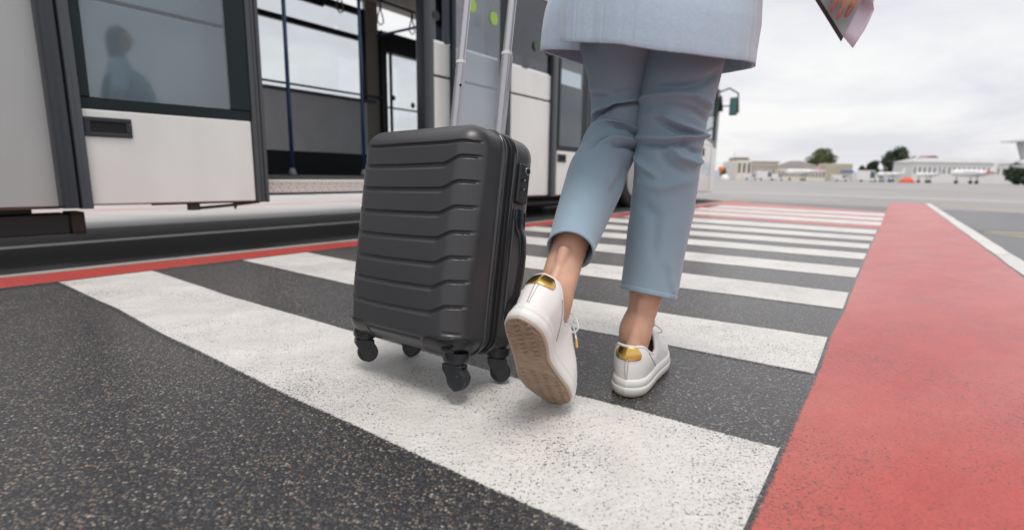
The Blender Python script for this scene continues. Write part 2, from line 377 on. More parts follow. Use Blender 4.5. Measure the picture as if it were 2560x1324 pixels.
band('grey_kerb_line', [(-4, -3.36, -3.27), (.46, -3.36, -3.27), (2.3, -3.3, -3.21), (4.2, -3.17, -3.09), (12, -3.0, -2.91)], paint_mat('grey_line_paint', (.42, .40, .38), pit=.9), .004, 'thin worn grey-white line beyond the narrow red line')
for nm, us, m_, lb in (('yellow_lane_line', (13.0, 13.25), YEL, 'thin yellow line crossing the apron behind the red band'),
                       ('white_lane_line', (19.0, 19.5), WHITE, 'faded white line across the far apron'),
                       ('white_dash_line', (15.6, 15.85), WHITE, 'short faded white dash on the apron')):
    if nm == 'yellow_lane_line': strip(nm, [(.7, 14.7), (6, 3.3)], [(.7, 14.95), (6, 3.55)], m_, .009, lb, flat=True)
    elif nm == 'white_lane_line': strip(nm, [(-40, us[0]+6), (40, us[0]-6)], [(-40, us[1]+6), (40, us[1]-6)], m_, .009, lb, flat=True)
    else: strip(nm, [(-4, us[0]), (-1, us[0]-.6)], [(-4, us[1]), (-1, us[1]-.6)], m_, .009, lb, flat=True)
strip('yellow_branch_line', [(.73, 6.98), (4, 3.9)], [(.73, 7.08), (4, 4.0)], YEL, .004, 'thin yellow line branching off the stand line at the right', flat=True)
strip('yellow_stand_line', [(.73, 7.12), (12, 7.6)], [(.73, 7.27), (12, 7.76)], YEL, .004, 'yellow stand line right of the white edge line', flat=True)
strip('yellow_bus_line', [(-6.5, 13.6), (-2.9, 12.3)], [(-6.5, 13.9), (-2.9, 12.6)], YEL, .009, 'yellow line in front of the bus nose', flat=True)
band('pale_line_under_bus', [(-6, -4.58, -4.44), (14, -4.48, -4.34)], paint_mat('dull_pale_line', (.42, .41, .40), pit=1.1, coat=.5), .006, 'thin pale line running under the bus')  # pale strip running the length of the bay
band('pink_line_beyond_bus', [(-8, -8.0, -7.75), (16, -7.9, -7.65)], paint_mat('pink_line_paint', (.6, .22, .18), (.6, .4, .38), worn=.8), .004, 'faded pink line on the apron beyond the bus')
g = MB(); g.add([tuple(RW(u, v, .001)) for u, v in ((-60, -5.75), (13.5, -5.45), (13.5, -60), (-60, -60))], [(0, 1, 2, 3)])
tag(g.obj('concrete_strip', mat('pale_strip_concrete', (.44, .42, .41), .5, var=.16, vscale=.8, bump=.2, bscale=8, bdist=.01, stretch=(.5, 2, 1))), 'broad pale concrete strip beyond the bus', None, None, 'structure')

g = MB(); g.add([tuple(RW(u, v, .0008)) for u, v in ((-14, -3.34), (13.0, -2.98), (13.0, -5.46), (-14, -5.74))], [(0, 1, 2, 3)])  # smoother tarmac, its tint lowered to stand for the shade under the bus
tag(g.obj('bus_bay', ground_mat('shade_dark_asphalt', .34, .7, .04)), 'asphalt bay under the bus with the shade in its colour', None, None, 'structure')
# ================================================================== BUS
bus = empty('airport_bus', (0, 0, 0), math.pi/2-YAW, 'white airport shuttle bus with open grey-framed doors beside the crossing', 'bus')
bw = mat('bus_white_paint', (.74, .745, .73), .28, coat=.6, var=.045, vscale=5., bump=.06, bscale=3., bdist=.02, stretch=(1, 1, .35))
rub = mat('bus_dark_rubber', (.020, .025, .033), .38, coat=.15, bump=.1, bscale=60, bdist=.001)
anth = mat('bus_anthracite_frame', (.045, .052, .062), .35, coat=.3)
blk = mat('bus_underbody_black', (.012, .012, .013), .5, bump=.4, bscale=30, bdist=.004)
grayp = mat('interior_grey_panel', (.80, .81, .84), .5, bump=.15, bscale=250, bdist=.0006, var=.06)
ceilm = mat('interior_ceiling', (.42, .39, .36), .6)
floorm = mat('interior_floor', (.045, .045, .05), .5, bump=.3, bscale=400)
bluem = mat('blue_pole_paint', (.008, .045, .14), .3, coat=.5)
tintg = glass('tinted_door_glass', (.66, .71, .74), .045, .05)
clearg = glass('clear_window_glass', (.90, .92, .93), .02)
darkg = glass('dark_window_glass', (.14, .15, .17), .07)
steel = mat('step_chequer_metal', (.66, .63, .59), .35, metal=.1, bump=.3, bscale=120)
YB = 3.45                                   # near side plane (left = +y)
def SK(u): return .315-.0095*u              # skirt height
def panel(u0, u1, z0f, z1, m, name='body_panel', y0=YB, y1=YB-.04, bevel=.006, lab=None, curve=0.):
    mb = MB(); zs = [0, .02, .5, .98, 1]
    def zb(u): return z0f(u) if callable(z0f) else z0f
    mb.add([(u0, y0, zb(u0)), (u1, y0, zb(u1)), (u1, y1, zb(u1)), (u0, y1, zb(u0)), (u0, y0, z1), (u1, y0, z1), (u1, y1, z1), (u0, y1, z1)],
           [(0, 3, 2, 1), (4, 5, 6, 7), (0, 1, 5, 4), (1, 2, 6, 5), (2, 3, 7, 6), (3, 0, 4, 7)])
    o = mb.obj(name, m, bus, bevel=bevel)
    if lab: o['label'] = lab
    return o
# near side: y decreases towards camera?  bus-local y = left; camera is at y=0, near wall y=3.45 with outer face at smaller y
YO, YI = 3.45, 3.50
def side(u0, u1, z0, z1, m=bw, name='side_panel', yo=YO, yi=YI, bevel=.005, lab=None): return panel(u0, u1, z0, z1, m, name, yo, yi, bevel, lab)
lg_ = mat('bus_shaded_white_paint', (.42, .43, .43), .32, coat=.5, var=.03, vscale=2.)  # white panel with its soft shading put into a flat grey
side(-4.6, .80, SK, 1.358, lg_, lab='white side panel coloured grey for soft shade, left of the open door leaf'); side(-4.6, .80, 1.378, 1.66, lg_)
side(.80, 1.84, SK, 1.358, lab='white side panel behind the open near door leaf'); side(.80, 1.84, 1.378, 1.66)
side(3.50, 5.47, SK, 1.358); side(3.50, 5.47, 1.378, 1.66)
side(7.25, 7.62, SK, 1.66); side(8.78, 12.60, SK, 1.20)
# wheel arch panel
mb = MB(); arc = [(7.62, 1.66), (7.62, .26)]+[(8.2-.56*math.cos(a), .47+.56*math.sin(a)) for a in [R(-12+i*204/16) for i in range(17)] if True]+[(8.78, .24), (8.78, 1.66)]
mb.prism(arc, 1, YO, YI); mb.obj('wheel_arch_panel', bw, bus, bevel=.004)
for u0, u1 in ((-4.6, 1.84), (3.50, 5.47)): side(u0, u1, 1.350, 1.385, blk, 'panel_groove', YO+.008, YO+.03, 0)
# roof and upper glazing band
side(-4.6, 1.84, 1.675, 2.45, darkg, 'side_window', YO+.01, YO+.02, 0); side(3.50, 5.47, 1.675, 2.45, darkg, 'side_window', YO+.01, YO+.02, 0)
side(7.25, 11.2, 1.675, 2.45, darkg, 'side_window', YO+.01, YO+.02, 0)
side(8.78, 11.2, 1.215, 1.66); 
for u in (-3.2, -1.6, -.05, 1.78, 4.955, 8.7, 10.0): side(u, u+.09, 1.675, 2.45, blk, 'window_post', YO+.022, YO+.06)
side(-4.6, 12.55, 2.46, 2.95, bw, 'roof_side', YO, YI)
mb = MB(); prof = [(3.44, 2.951), (3.5, 3.06), (3.8, 3.15), (4.6, 3.2), (5.4, 3.15), (5.65, 3.06), (5.7, 2.95), (4.6, 2.96)]
mb.prism([(p[0], p[1]) for p in prof], 0, -4.6, 12.6); mb.obj('roof', bw, bus, smooth=False, bevel=.02)
# dark lower frame edge
for u0, u1 in ((-4.6, .80), (3.5, 7.62), (8.78, 12.2)):
    mb = MB(); mb.add([(u0, YO+.006, SK(u0)-.012), (u1, YO+.006, SK(u1)-.012), (u1, YI+.1, SK(u1)-.012), (u0, YI+.1, SK(u0)-.012),
            (u0, YO+.006, SK(u0)-.002), (u1, YO+.006, SK(u1)-.002), (u1, YI+.1, SK(u1)-.002), (u0, YI+.1, SK(u0)-.002)],
           [(0, 3, 2, 1), (4, 5, 6, 7), (0, 1, 5, 4), (1, 2, 6, 5), (2, 3, 7, 6), (3, 0, 4, 7)])
    mb.obj('skirt_seal', mat('skirt_rust_brown', (.10, .05, .035), .6), bus)
# pillars either side of the doorway (rounded rubber profiles)
def pillar(u0, u1, z0, z1, y0, y1, m, name='door_pillar', bow=0.):
    rings = []
    for i in range(15):
        z = lerp(z0, z1, i/14); du = -bow*(1-math.cos(i/14*math.pi*.5)) if bow > 0 else bow*0
        c = []
        for k in range(20):
            a = 2*math.pi*k/20; ex = .45
            cx = math.copysign(abs(math.cos(a))**ex, math.cos(a)); cy = math.copysign(abs(math.sin(a))**ex, math.sin(a))
            c.append(((u0+u1)/2+du+cx*(u1-u0)/2, (y0+y1)/2+cy*(y1-y0)/2, z))
        rings.append(c)
    return MB().loft(rings).obj(name, m, bus, auto=50)
pillar(.795, .865, .30, 2.45, 3.36, 3.49, rub, bow=.02); pillar(.868, .925, .295, 2.45, 3.37, 3.47, anth, bow=.02)
pillar(3.36, 3.43, .42, 2.45, 3.40, 3.52, rub); pillar(3.43, 3.50, .30, 2.45, 3.42, 3.50, anth)
pillar(5.47, 5.515, .25, 2.45, 3.41, 3.49, rub); pillar(5.52, 5.61, .25, 2.45, 3.42, 3.50, anth)
pillar(7.20, 7.25, .24, 2.45, 3.42, 3.50, anth)
# door leaves
softg = glass('soft_tinted_glass', (.78, .80, .83), .10)
def leaf(u, z0, wid, ang, y, label=None, gm=None):
    e = bpy.data.objects.new('door_leaf', None); COL.objects.link(e); e.parent = bus; e.location = (u, y, 0); e.rotation_euler = (0, 0, -ang)
    if label: e['label'] = label
    zt = 2.42; zg = .815
    MB().box(.005, wid-.085, 0, .035, z0, zg-.012).obj('lower_panel', bw, e, bevel=.006)
    fr = MB().box(0, wid-.08, .004, .034, zg-.010, zg+.050)
    fr.box(0, .050, -.005, .034, zg+.050, zt); fr.box(wid-.195, wid-.081, -.004, .034, zg+.050, zt); fr.box(0, wid, .004, .034, zt, zt+.06)
    fr.obj('window_frame', mat('door_gasket_black', (.006, .014, .017), .4, spec=.3), e, bevel=.004)
    MB().box(.051, wid-.196, -.001, .003, zg+.051, zt-.001).obj('door_glass', gm or tintg, e)
    # rubber edge strip, ribbed
    st = MB()
    for k, (a, b, yy) in enumerate(((wid-.080, wid-.050, -.012), (wid-.050, wid-.024, .0), (wid-.024, wid, -.006))):
        st.box(a+.0005, b-.0005, yy, .05, z0-.01, zt)
    st.obj('edge_seal', mat('edge_seal_rubber', (.055, .058, .066), .42, coat=.2), e, bevel=.008, seg=3)
    # recessed handle: rim plus dark pocket
    h0, h1, a0, a1 = .665, .765, .012, .215
    rim = MB(); rim.box(a0, a1, -.010, .001, h1-.022, h1); rim.box(a0, a1, -.010, .001, h0, h0+.022)
    rim.box(a0, a0+.026, -.010, .001, h0+.022, h1-.022); rim.box(a1-.026, a1, -.010, .001, h0+.022, h1-.022)
    h = rim.obj('door_handle', mat('handle_plastic', (.020, .025, .033), .45, bump=.2, bscale=600), e, bevel=.004, seg=3)
    MB().box(a0+.0262, a1-.0262, -.0035, -.0015, h0+.0222, h1-.0222).obj('handle_pocket', mat('pocket_black', (.006, .006, .008), .8), h)
    return e
leaf(.915, .315, .915, R(8.5), 3.405, label='open near door leaf with white lower panel and recessed black handle')
leaf(3.66, .29, .90, R(0), 3.36, gm=softg, label='far door leaf slid open over the white side panels')
leaf(5.62, .26, .80, R(0), 3.425, label='closed glazed door leaf right of the grey pillar')
leaf(6.42, .25, .78, R(0), 3.425, label='closed glazed door leaf nearest the wheel')
for u_ in [x*.42-4.4 for x in range(12)]+[3.62+x*.44 for x in range(5)]:
    if .6 < u_ < 3.5: continue
    MB().cyl((u_, YO-.0022, SK(u_)+.035), (u_, YO+.001, SK(u_)+.035), .0055, .007, 10).obj('panel_screw', mat('screw_grey', (.3, .3, .3), .4, metal=.7), bus)
# door mechanism under the near leaf
mb = MB(); mb.box(1.40, 1.46, 3.42, 3.46, .262, .305); mb.tube([(1.43, 3.43, .272), (1.62, 3.40, .285), (1.80, 3.36, .305)], .010, 10)
mb.cyl((1.655, 3.39, .262), (1.655, 3.39, .305), .007, .013, 12); mb.box(1.2, 1.85, 3.40, 3.43, .300, .309)
mb.obj('door_linkage', mat('greasy_metal', (.08, .07, .06), .5, metal=.6, bump=.3, bscale=200), bus, bevel=.003)
# floor, step, interior
MB().box(-4.5, 12.2, 3.502, 6.1, .44, .47).obj('interior_floor', floorm, bus)
MB().box(1.842, 3.358, 3.395, 3.501, .342, .355).obj('step_underside', blk, bus)
mb = MB(); n = 60
mb.box(1.843, 3.357, 3.40, 3.50, .356, .432)
mb.obj('door_step', steel, bus, bevel=.003)
mb = MB()
for i in range(48):                       # raised chequer lozenges on the step riser
    for j in range(3):
        u = 1.86+i*.0312+(.0156 if j % 2 else 0); z = .370+j*.0235; s = 1 if (i+j) % 2 else -1
        if u > 3.33: continue
        c = Vector((u, 3.398, z)); d = Vector((.0095, 0, .006*s)); w = Vector((-.002*s, 0, .0032)); p = Vector((0, -.0022, 0))
        mb.add([c-d, c-w, c+d, c+w, c-d*.3+p, c+d*.3+p], [(0, 1, 4), (1, 5, 4), (1, 2, 5), (2, 3, 5), (3, 4, 5), (3, 0, 4)])
mb.obj('step_chequer_pattern', mat('chequer_bright', (.8, .77, .72), .25, metal=1.), bus)
MB().box(1.843, 3.357, 3.388, 3.394, .4335, .446).obj('step_nosing', mat('nosing_alu', (.82, .81, .79), .4, metal=.1), bus, bevel=.002)
fw = MB()
YF = 5.6
fw.box(-4.5, 4.62, YF, YF+.05, .47, .735).obj('lower_kick_panel', mat('kick_panel_black', (.016, .020, .024), .4), bus)
MB().box(-4.5, 4.62, YF+.01, YF+.05, .737, 1.385).obj('interior_wall_panel', grayp, bus)
MB().box(-4.5, 4.62, YF-.03, YF+.05, 1.387, 1.418).obj('window_sill', mat('sill_grey_blue', (.10, .12, .15), .4), bus, bevel=.004)
MB().tube([(-4.4, YF-.07, 1.43), (4.72, YF-.07, 1.46)], .013, 10).obj('wall_rail', bluem, bus)
fr = MB(); fr.box(-4.5, 4.50, YF, YF+.05, 2.12, 2.18); fr.box(4.44, 4.50, YF-.002, YF+.052, 1.419, 2.119); fr.box(4.44, 4.50, YF-.002, YF+.052, 2.181, 2.42)
fr.box(-4.5, 4.50, YF, YF+.05, 2.42, 2.50); fr.box(.6, .68, YF-.002, YF+.052, 1.419, 2.119); fr.box(.6, .68, YF-.002, YF+.052, 2.181, 2.419)
fr.box(3.4, 3.9, YF-.03, YF, 2.38, 2.43)
fr.obj('far_window_frame', mat('frame_black', (.012, .016, .018), .35), bus, bevel=.004)
MB().box(-4.5, 4.44, YF+.02, YF+.026, 1.42, 2.42).obj('far_window', clearg, bus)
MB().box(4.502, 4.70, YF, YF+.05, .737, 2.6).obj('wall_column', mat('column_beige_grey', (.42, .38, .33), .6), bus)
dr = MB(); dr.box(4.70, 4.80, YF-.05, YF+.05, .47, 2.3); dr.box(4.89, 4.92, YF-.01, YF+.03, .47, 2.05); dr.box(5.42, 5.50, YF-.02, YF+.05, .47, 2.3)
dr.box(4.8, 5.42, YF-.06, YF+.05, 2.05, 2.3); dr.box(5.55, 8.0, YF, YF+.05, .47, 1.4); dr.box(8, 12.2, YF, YF+.05, .3, 2.3); dr.box(6.0, 6.1, YF, YF+.05, 1.4, 2.3)
dr.obj('far_door_frame', mat('frame_black', (.02, .02, .02)), bus, bevel=.006)
MB().tube([(4.8, YF-.02, 1.36), (5.42, YF-.02, 1.36)], .012, 10).obj('far_door_rail', bluem, bus)
MB().box(4.92, 5.42, YF+.02, YF+.026, .47, 2.05).obj('far_door_glass', clearg, bus)
stk = mat('green_sticker', (.30, .50, .08), .5)
stkd = mat('dark_sticker', (.06, .09, .05), .5)
def disc(u, y, z, r, m, name, n=20, th=.002):
    return MB().cyl((u, y, z), (u, y-th, z), r, r, n).obj(name, m, bus)
disc(5.30, YF+.015, 1.44, .038, stkd, 'door_sticker'); disc(4.95, YF+.015, 1.50, .035, stkd, 'door_sticker')
disc(4.26, 3.357, 2.00, .062, stk, 'round_sticker')['label'] = 'lime green round sticker on the slid door glass'
disc(3.93, 3.357, 2.04, .062, stk, 'round_sticker'); disc(5.15, 3.448, 1.93, .05, stkd, 'round_sticker'); disc(5.42, 3.448, 1.93, .05, stkd, 'round_sticker')
disc(3.52, 3.415, 1.86, .04, blk, 'round_sticker')
MB().box(-4.5, 12.2, 3.51, YF+.05, 2.60, 2.63).obj('ceiling', ceilm, bus)
MB().box(1.8, 6.8, 3.52, 3.72, 2.40, 2.60).obj('door_header_box', mat('header_grey', (.16, .155, .15), .5), bus, bevel=.01)
for u, y in ((2.375, 3.9), (3.075, 3.9)):
    p = MB().tube([(u, y, .50), (u, y, 2.60)], .0155, 16).obj('grab_pole', bluem, bus, smooth=True)
    MB().tube([(u, y, .47), (u, y, .485), (u, y, .53)], [.034, .032, .017], 16).obj('pole_foot', mat('foot_grey', (.12, .13, .15), .4), p, smooth=True)
MB().tube([(4.15, 3.75, .47), (4.15, 3.75, 2.60)], .017, 16).obj('grab_pole', bluem, bus, smooth=True)
MB().tube([(3.86, 3.62, .47), (3.86, 3.62, 2.60)], .022, 16).obj('grab_pole', anth, bus, smooth=True)
MB().tube([(-4, 4.6, 2.28), (6.8, 4.6, 2.28)], .016, 12).obj('ceiling_rail', bluem, bus, smooth=True)
MB().tube([(4.6, 3.9, 2.2), (4.6, 5.5, 2.2)], .016, 12).obj('ceiling_rail', bluem, bus, smooth=True)
for u in (2.9, 3.4, 3.9, 4.35):
    lp = [(u, 4.6, 2.27), (u-.012, 4.6, 2.18), (u-.035, 4.6, 2.12), (u-.04, 4.6, 2.07), (u, 4.6, 2.04), (u+.04, 4.6, 2.07), (u+.035, 4.6, 2.12), (u+.012, 4.6, 2.18), (u, 4.6, 2.27)]
    MB().tube(lp, .007, 8).obj('hand_strap', mat('strap_grey', (.16, .15, .13), .6), bus, smooth=True)
disc(4.9, 4.5, 2.54, .04, mat('amber_lamp', (1., .55, .2), .4, emit=1.2), 'ceiling_lamp')
# chassis beam with square tube end
mb = MB(); mb.box(-4.4, .86, 3.56, 3.72, .155, .262); mb.box(-4.4, .72, 3.6, 5.5, .262, .43)
mb.obj('chassis_beam', blk, bus, bevel=.006)
mb = MB(); o_, w_ = .862, .012
mb.box(o_, o_+.06, 3.545, 3.69, .150, .162); mb.box(o_, o_+.06, 3.545, 3.69, .258, .270); mb.box(o_, o_+.06, 3.545, 3.557, .162, .258); mb.box(o_, o_+.06, 3.678, 3.69, .162, .258)
mb.obj('beam_end', mat('rusty_black', (.03, .018, .013), .6, bump=.4, bscale=80), bus, bevel=.003)
mb = MB(); mb.box(.92, 1.84, 3.6, 5.5, .36, .43); mb.box(1.84, 7.5, 3.52, 5.55, .352, .439); mb.box(8.9, 12.2, 3.52, 5.55, .25, .43)
mb.box(4.4, 7.5, 3.75, 3.95, .12, .33); mb.box(4.6, 7.3, 4.4, 4.7, .10, .33)
mb.tube([(4.3, 3.62, .17), (7.6, 3.62, .14)], .05, 14); mb.tube([(4.3, 4.1, .10), (7.5, 4.1, .09)], .045, 14)
mb.obj('underbody', blk, bus, bevel=.01)
MB().box(-4.5, 12.2, YF+.051, YF+.10, .30, .47).obj('far_skirt', bw, bus)
MB().box(8.0, 12.2, YF+.051, YF+.10, .48, 1.2).obj('far_side_panel', bw, bus)
# wheels
for y in (3.50, 5.40):
    w = MB(); rings = []
    for a, r_ in ((0, .30), (.005, .40), (.02, .455), (.05, .475), (.13, .475), (.2, .47), (.24, .44), (.25, .3)):
        rings.append([(8.2+r_*math.cos(2*math.pi*k/48), y+a, .475+r_*math.sin(2*math.pi*k/48)) for k in range(48)])
    e = w.loft(rings).obj('wheel', mat('tyre_rubber', (.018, .018, .018), .75, bump=.3, bscale=90), bus, smooth=True)
    MB().cyl((8.2, y-.004, .475), (8.2, y+.06, .475), .285, .2, 32).obj('rim', mat('rim_grey', (.35, .35, .36), .35, metal=.7), e, auto=40)
# nose: cab side window, A-post, front face, handle, mirror, pale lettering
cabm = mat('cab_belt_grey', (.22, .20, .20), .5)
mb = MB(); mb.prism([(11.2, 1.52), (11.2, 1.44), (11.45, 1.36), (12.32, 1.22), (12.32, 1.30), (11.5, 1.43)], 1, YO+.001, YI); mb.obj('cab_belt_panel', cabm, bus, bevel=.004)
mb = MB(); mb.prism([(8.78, 1.212), (12.32, 1.212), (11.45, 1.352), (11.2, 1.432), (8.78, 1.432)][::-1], 1, YO+.003, YI); mb.obj('cab_side_panel', bw, bus)
MB().box(11.22, 12.2, YO+.02, YO+.026, 1.3, 2.45).obj('cab_side_window', glass('cab_glass', (.72, .75, .77), .06), bus)
mb = MB(); mb.tube([(11.5, YO+.015, 1.46), (12.2, YO+.015, 1.62)], .018, 8); mb.box(11.2, 11.27, YO+.005, YI, 1.45, 2.45)
mb.obj('cab_window_bar', blk, bus, bevel=.004)
mb = MB(); mb.prism([(12.24, 1.18), (12.42, 1.16), (12.46, 1.7), (12.40, 2.45), (12.22, 2.45)], 1, YO-.01, YI+.02); mb.obj('front_corner_post', mat('corner_black', (.02, .024, .028), .3, coat=.4), bus, bevel=.01)
mb = MB(); mb.prism([(3.45, .18), (5.65, .18), (5.65, 1.2), (3.45, 1.2)], 0, 12.37, 12.52); mb.obj('front_panel', bw, bus, bevel=.05, seg=4)
MB().box(12.42, 12.45, 3.55, 5.6, 1.21, 2.5).obj('windscreen', glass('cab_glass'), bus)
MB().box(11.42, 11.50, YO-.022, YO-.001, .96, 1.13).obj('cab_door_handle', blk, bus, bevel=.006)
MB().box(11.10, 11.115, YO-.003, YO-.0005, .24, 1.2).obj('cab_door_gap', mat('gap_grey', (.25, .22, .22), .7), bus)
MB().box(12.05, 12.075, YO-.003, YO-.0005, .22, 1.16).obj('corner_gap', mat('gap_grey'), bus)
lg = mat('pale_blue_lettering', (.42, .58, .72), .5)
mb = MB()
for u0, u1, z0, z1 in ((11.30, 11.36, .60, .84), (11.36, 11.62, .80, .84), (11.50, 11.55, .60, .80), (11.62, 11.68, .60, .84), (11.76, 11.82, .68, .84), (11.82, 11.94, .68, .72), (11.94, 12.0, .56, .84), (11.78, 11.94, .56, .60)):
    mb.box(u0, u1, YO-.0025, YO-.0008, z0, z1)
mb.obj('side_lettering', lg, bus)
mb = MB(); mb.tube([(12.36, YO-.0, 2.40), (12.7, YO-.12, 2.52), (12.98, YO-.25, 2.44), (13.0, YO-.28, 2.0)], .018, 10); mb.tube([(12.4, YO, 2.32), (12.5, YO-.02, 2.0)], .05, 10); mb.tube([(12.4, YO, 2.1), (12.9, YO-.2, 2.15)], .014, 8)
arm = mb.obj('mirror_arm', blk, bus, smooth=True)
MB().box(12.78, 12.86, YO-.30, YO-.12, 1.93, 2.33).obj('mirror_housing', mat('mirror_black'.replace('black', 'housing'), (.02, .03, .03), .4), arm, bevel=.03, seg=3)
MB().box(12.774, 12.779, YO-.285, YO-.135, 1.96, 2.30).obj('mirror_glass', mat('mirror_silver', (.16, .34, .31), .08, metal=1.), arm)
for o_n in ('cab_belt_panel', 'cab_side_panel', 'cab_side_window', 'cab_window_bar', 'front_corner_post', 'front_panel', 'windscreen', 'cab_door_handle', 'cab_door_gap', 'corner_gap', 'side_lettering', 'mirror_arm'):
    bpy.data.objects[o_n].location.x += .24
# rear end wall
MB().box(-4.65, -4.6, 3.45, 5.65, .35, 2.95).obj('rear_panel', bw, bus)

# ================================================================== SUITCASE
PC = (-0.2759, 1.1516, 0.1081); CY, CA, CB = 0.6429, 0.1777, -0.022
CW, CH, CDp = .382, .513, .241
Y_ = Matrix(((math.cos(CY), math.sin(CY), 0), (-math.sin(CY), math.cos(CY), 0), (0, 0, 1)))
A_ = Matrix(((1, 0, 0), (0, math.cos(CA), math.sin(CA)), (0, -math.sin(CA), math.cos(CA))))
B_ = Matrix(((math.cos(CB), 0, math.sin(CB)), (0, 1, 0), (-math.sin(CB), 0, math.cos(CB))))
CM = (Y_ @ A_ @ B_).to_4x4(); CM.translation = Vector(PC)
case = empty('suitcase', mw=CM, label='dark grey ribbed hard-shell cabin suitcase tilted on its wheels', cat='suitcase')
shellm = mat('suitcase_shell', (.041, .042, .046), .36, coat=.22, bump=.30, bscale=900, bdist=.0004, crough=.3, detail=1.)
guardm = mat('suitcase_black_plastic', (.007, .009, .012), .36, coat=.1, bump=.1, bscale=700, bdist=.0003)
HX = CW/2
GR = [.466, .418, .364, .310, .256, .202, .150, .096]
def groove(X, z):
    left = X < 0; X = abs(X); d = 0
    if X > .235: return 0
    fade = 1-sm(.205, .232, X)
    st = sm(.140, .185, X) if left else sm(.108, .160, X)
    for i, z0 in enumerate(GR):
        if i == 0: zc = z0+.006*sm(.1, .2, X)
        else: zc = z0+.016*st+.004*(X/.19)**2
        t = zc-z
        wd = lerp(.0135, .0085, st) if i else .008
        if -.002 < t < wd:
            k = sm(-.002, .0008, t)*(1-sm(.003, wd, t)); d += -.0054*k
            if t < .0: pass
    t = .036-z
    if -.002 < t < .009 and X < .095: d += -.0035*sm(-.002, .0008, t)*(1-sm(.003, .009, t))*(1-sm(.085, .095, X))
    t = .058-z
    if -.002 < t < .009 and .15 < X < .215: d += -.0035*sm(-.002, .0008, t)*(1-sm(.003, .009, t))*sm(.15, .158, X)
    return d*fade
def rbox(hx, y0, y1, z0, z1, r, nx, ny, nz, front=True, disp=None, bulge=0.):
    """rounded box open on one y side; front: rounded at y0"""
    def surf(x, y, z, X):
        ix = max(-hx+r, min(hx-r, x)); iz = max(z0+r, min(z1-r, z)); iy = max(y0+r, y) if front else min(y1-r, y)
        p = Vector((x, y, z)); c = Vector((ix, iy, iz)); d = p-c
        nrm = d.normalized() if d.length > 1e-9 else Vector((0, -1 if front else 1, 0))
        q = c+nrm*r
        if bulge: q += nrm*bulge*max(0, 1-(x/hx)**2)*max(0, 1-((z-(z0+z1)/2)/((z1-z0)/2))**2)
        if disp: q += nrm*disp(X, z)
        return q
    mb = MB(); yf = y0 if front else y1; yb = y1 if front else y0
    def grid(f, a, b):
        o = len(mb.v)
        for i in range(a+1):
            for j in range(b+1): mb.v.append(tuple(f(i/a, j/b)))
        for i in range(a):
            for j in range(b): k = o+i*(b+1)+j; mb.f.append((k, k+1, k+b+2, k+b+1))
    arc = r*math.pi/2-r
    def toX(x, y):     # unfolded distance
        dy = abs(y-yf)
        return (abs(x)+dy)*(1 if x >= 0 else -1) if abs(x) >= hx-1e-9 else x
    grid(lambda a, b: surf(lerp(-hx, hx, a), yf, lerp(z0, z1, b), lerp(-hx, hx, a)), nx, nz)
    for s in (-1, 1): grid(lambda a, b: surf(s*hx, lerp(yf, yb, a), lerp(z0, z1, b), s*(hx+a*abs(yb-yf))), ny, nz)
    for zz_ in (z0, z1): grid(lambda a, b: surf(lerp(-hx, hx, a), lerp(yf, yb, b), zz_, 0.3), nx, ny)
    return mb, surf
mb, FS = rbox(HX, 0, .098, 0, CH, .052, 190, 44, 430, True, groove, .011)
mb.obj('front_shell', shellm, case, smooth=True, weld=.0002)
mb, _ = rbox(HX, .150, CDp, 0, CH, .046, 70, 24, 120, False)
mb.obj('rear_shell', shellm, case, smooth=True, weld=.0002)
def loop(y, off, r=.052, n=200):
    pts = []; hx = HX+off; z0, z1 = -off, CH+off; rr = r+off
    for cx, cz, a0 in ((hx-rr, z1-rr, 0), (-hx+rr, z1-rr, 90), (-hx+rr, z0+rr, 180), (hx-rr, z0+rr, 270)):
        for i in range(13): a = R(a0+90*i/12); pts.append((cx+rr*math.cos(a), y, cz+rr*math.sin(a)))
    return pts
def sweep(prof, name, m, r=.052, auto=40):
    """prof: [(y, off)] closed profile swept around the case"""
    rings = [loop(y, off, r) for y, off in prof]; n = len(rings[0]); mb = MB(); k = len(rings)
    for rg in rings: mb.v += rg
    for i in range(k):
        for j in range(n): a = i*n+j; b = i*n+(j+1) % n; c = ((i+1) % k)*n; mb.f.append((a, b, c+(j+1) % n, c+j))
    return mb.obj(name, m, case, auto=auto)
sweep([(.096, -.004), (.0965, .0015), (.099, .0042), (.103, .005), (.107, .0042), (.1095, .0015), (.110, -.004)], 'front_piping', mat('piping_gloss', (.022, .024, .028), .25, coat=.5))
sweep([(.110, -.004), (.1105, .0005), (.113, .002), (.1155, .0005), (.116, -.004)], 'frame_ring', shellm)
sweep([(.115, -.006), (.115, -.001), (.141, -.001), (.141, -.006)], 'zip_tape', mat('zip_fabric', (.012, .013, .014), .85, bump=.5, bscale=1500))
zt = MB(); lp = loop(.1275, .0005); tot = [0]
for i in range(len(lp)): tot.append(tot[-1]+(Vector(lp[(i+1) % len(lp)])-Vector(lp[i])).length)
nt_ = int(tot[-1]/.0032)
for q in range(nt_):
    d = q*tot[-1]/nt_; i = 0
    while tot[i+1] < d: i += 1
    a, b = Vector(lp[i]), Vector(lp[(i+1) % len(lp)]); p = a.lerp(b, (d-tot[i])/(tot[i+1]-tot[i])); t = (b-a).normalized(); nn = Vector((-t.z, 0, t.x))
    if nn.dot(p-Vector((0, p.y, CH/2))) < 0: nn = -nn
    s = .0011; w = .0028; yy = Vector((0, 1, 0))*(.0006 if q % 2 else -.0006)
    c = [p+yy+t*x+Vector((0, 1, 0))*y+nn*h for h in (-.001, .0013) for x, y in ((-s, -w), (s, -w), (s, w), (-s, w))]
    zt.add(c, [(0, 3, 2, 1), (4, 5, 6, 7), (0, 1, 5, 4), (1, 2, 6, 5), (2, 3, 7, 6), (3, 0, 4, 7)])
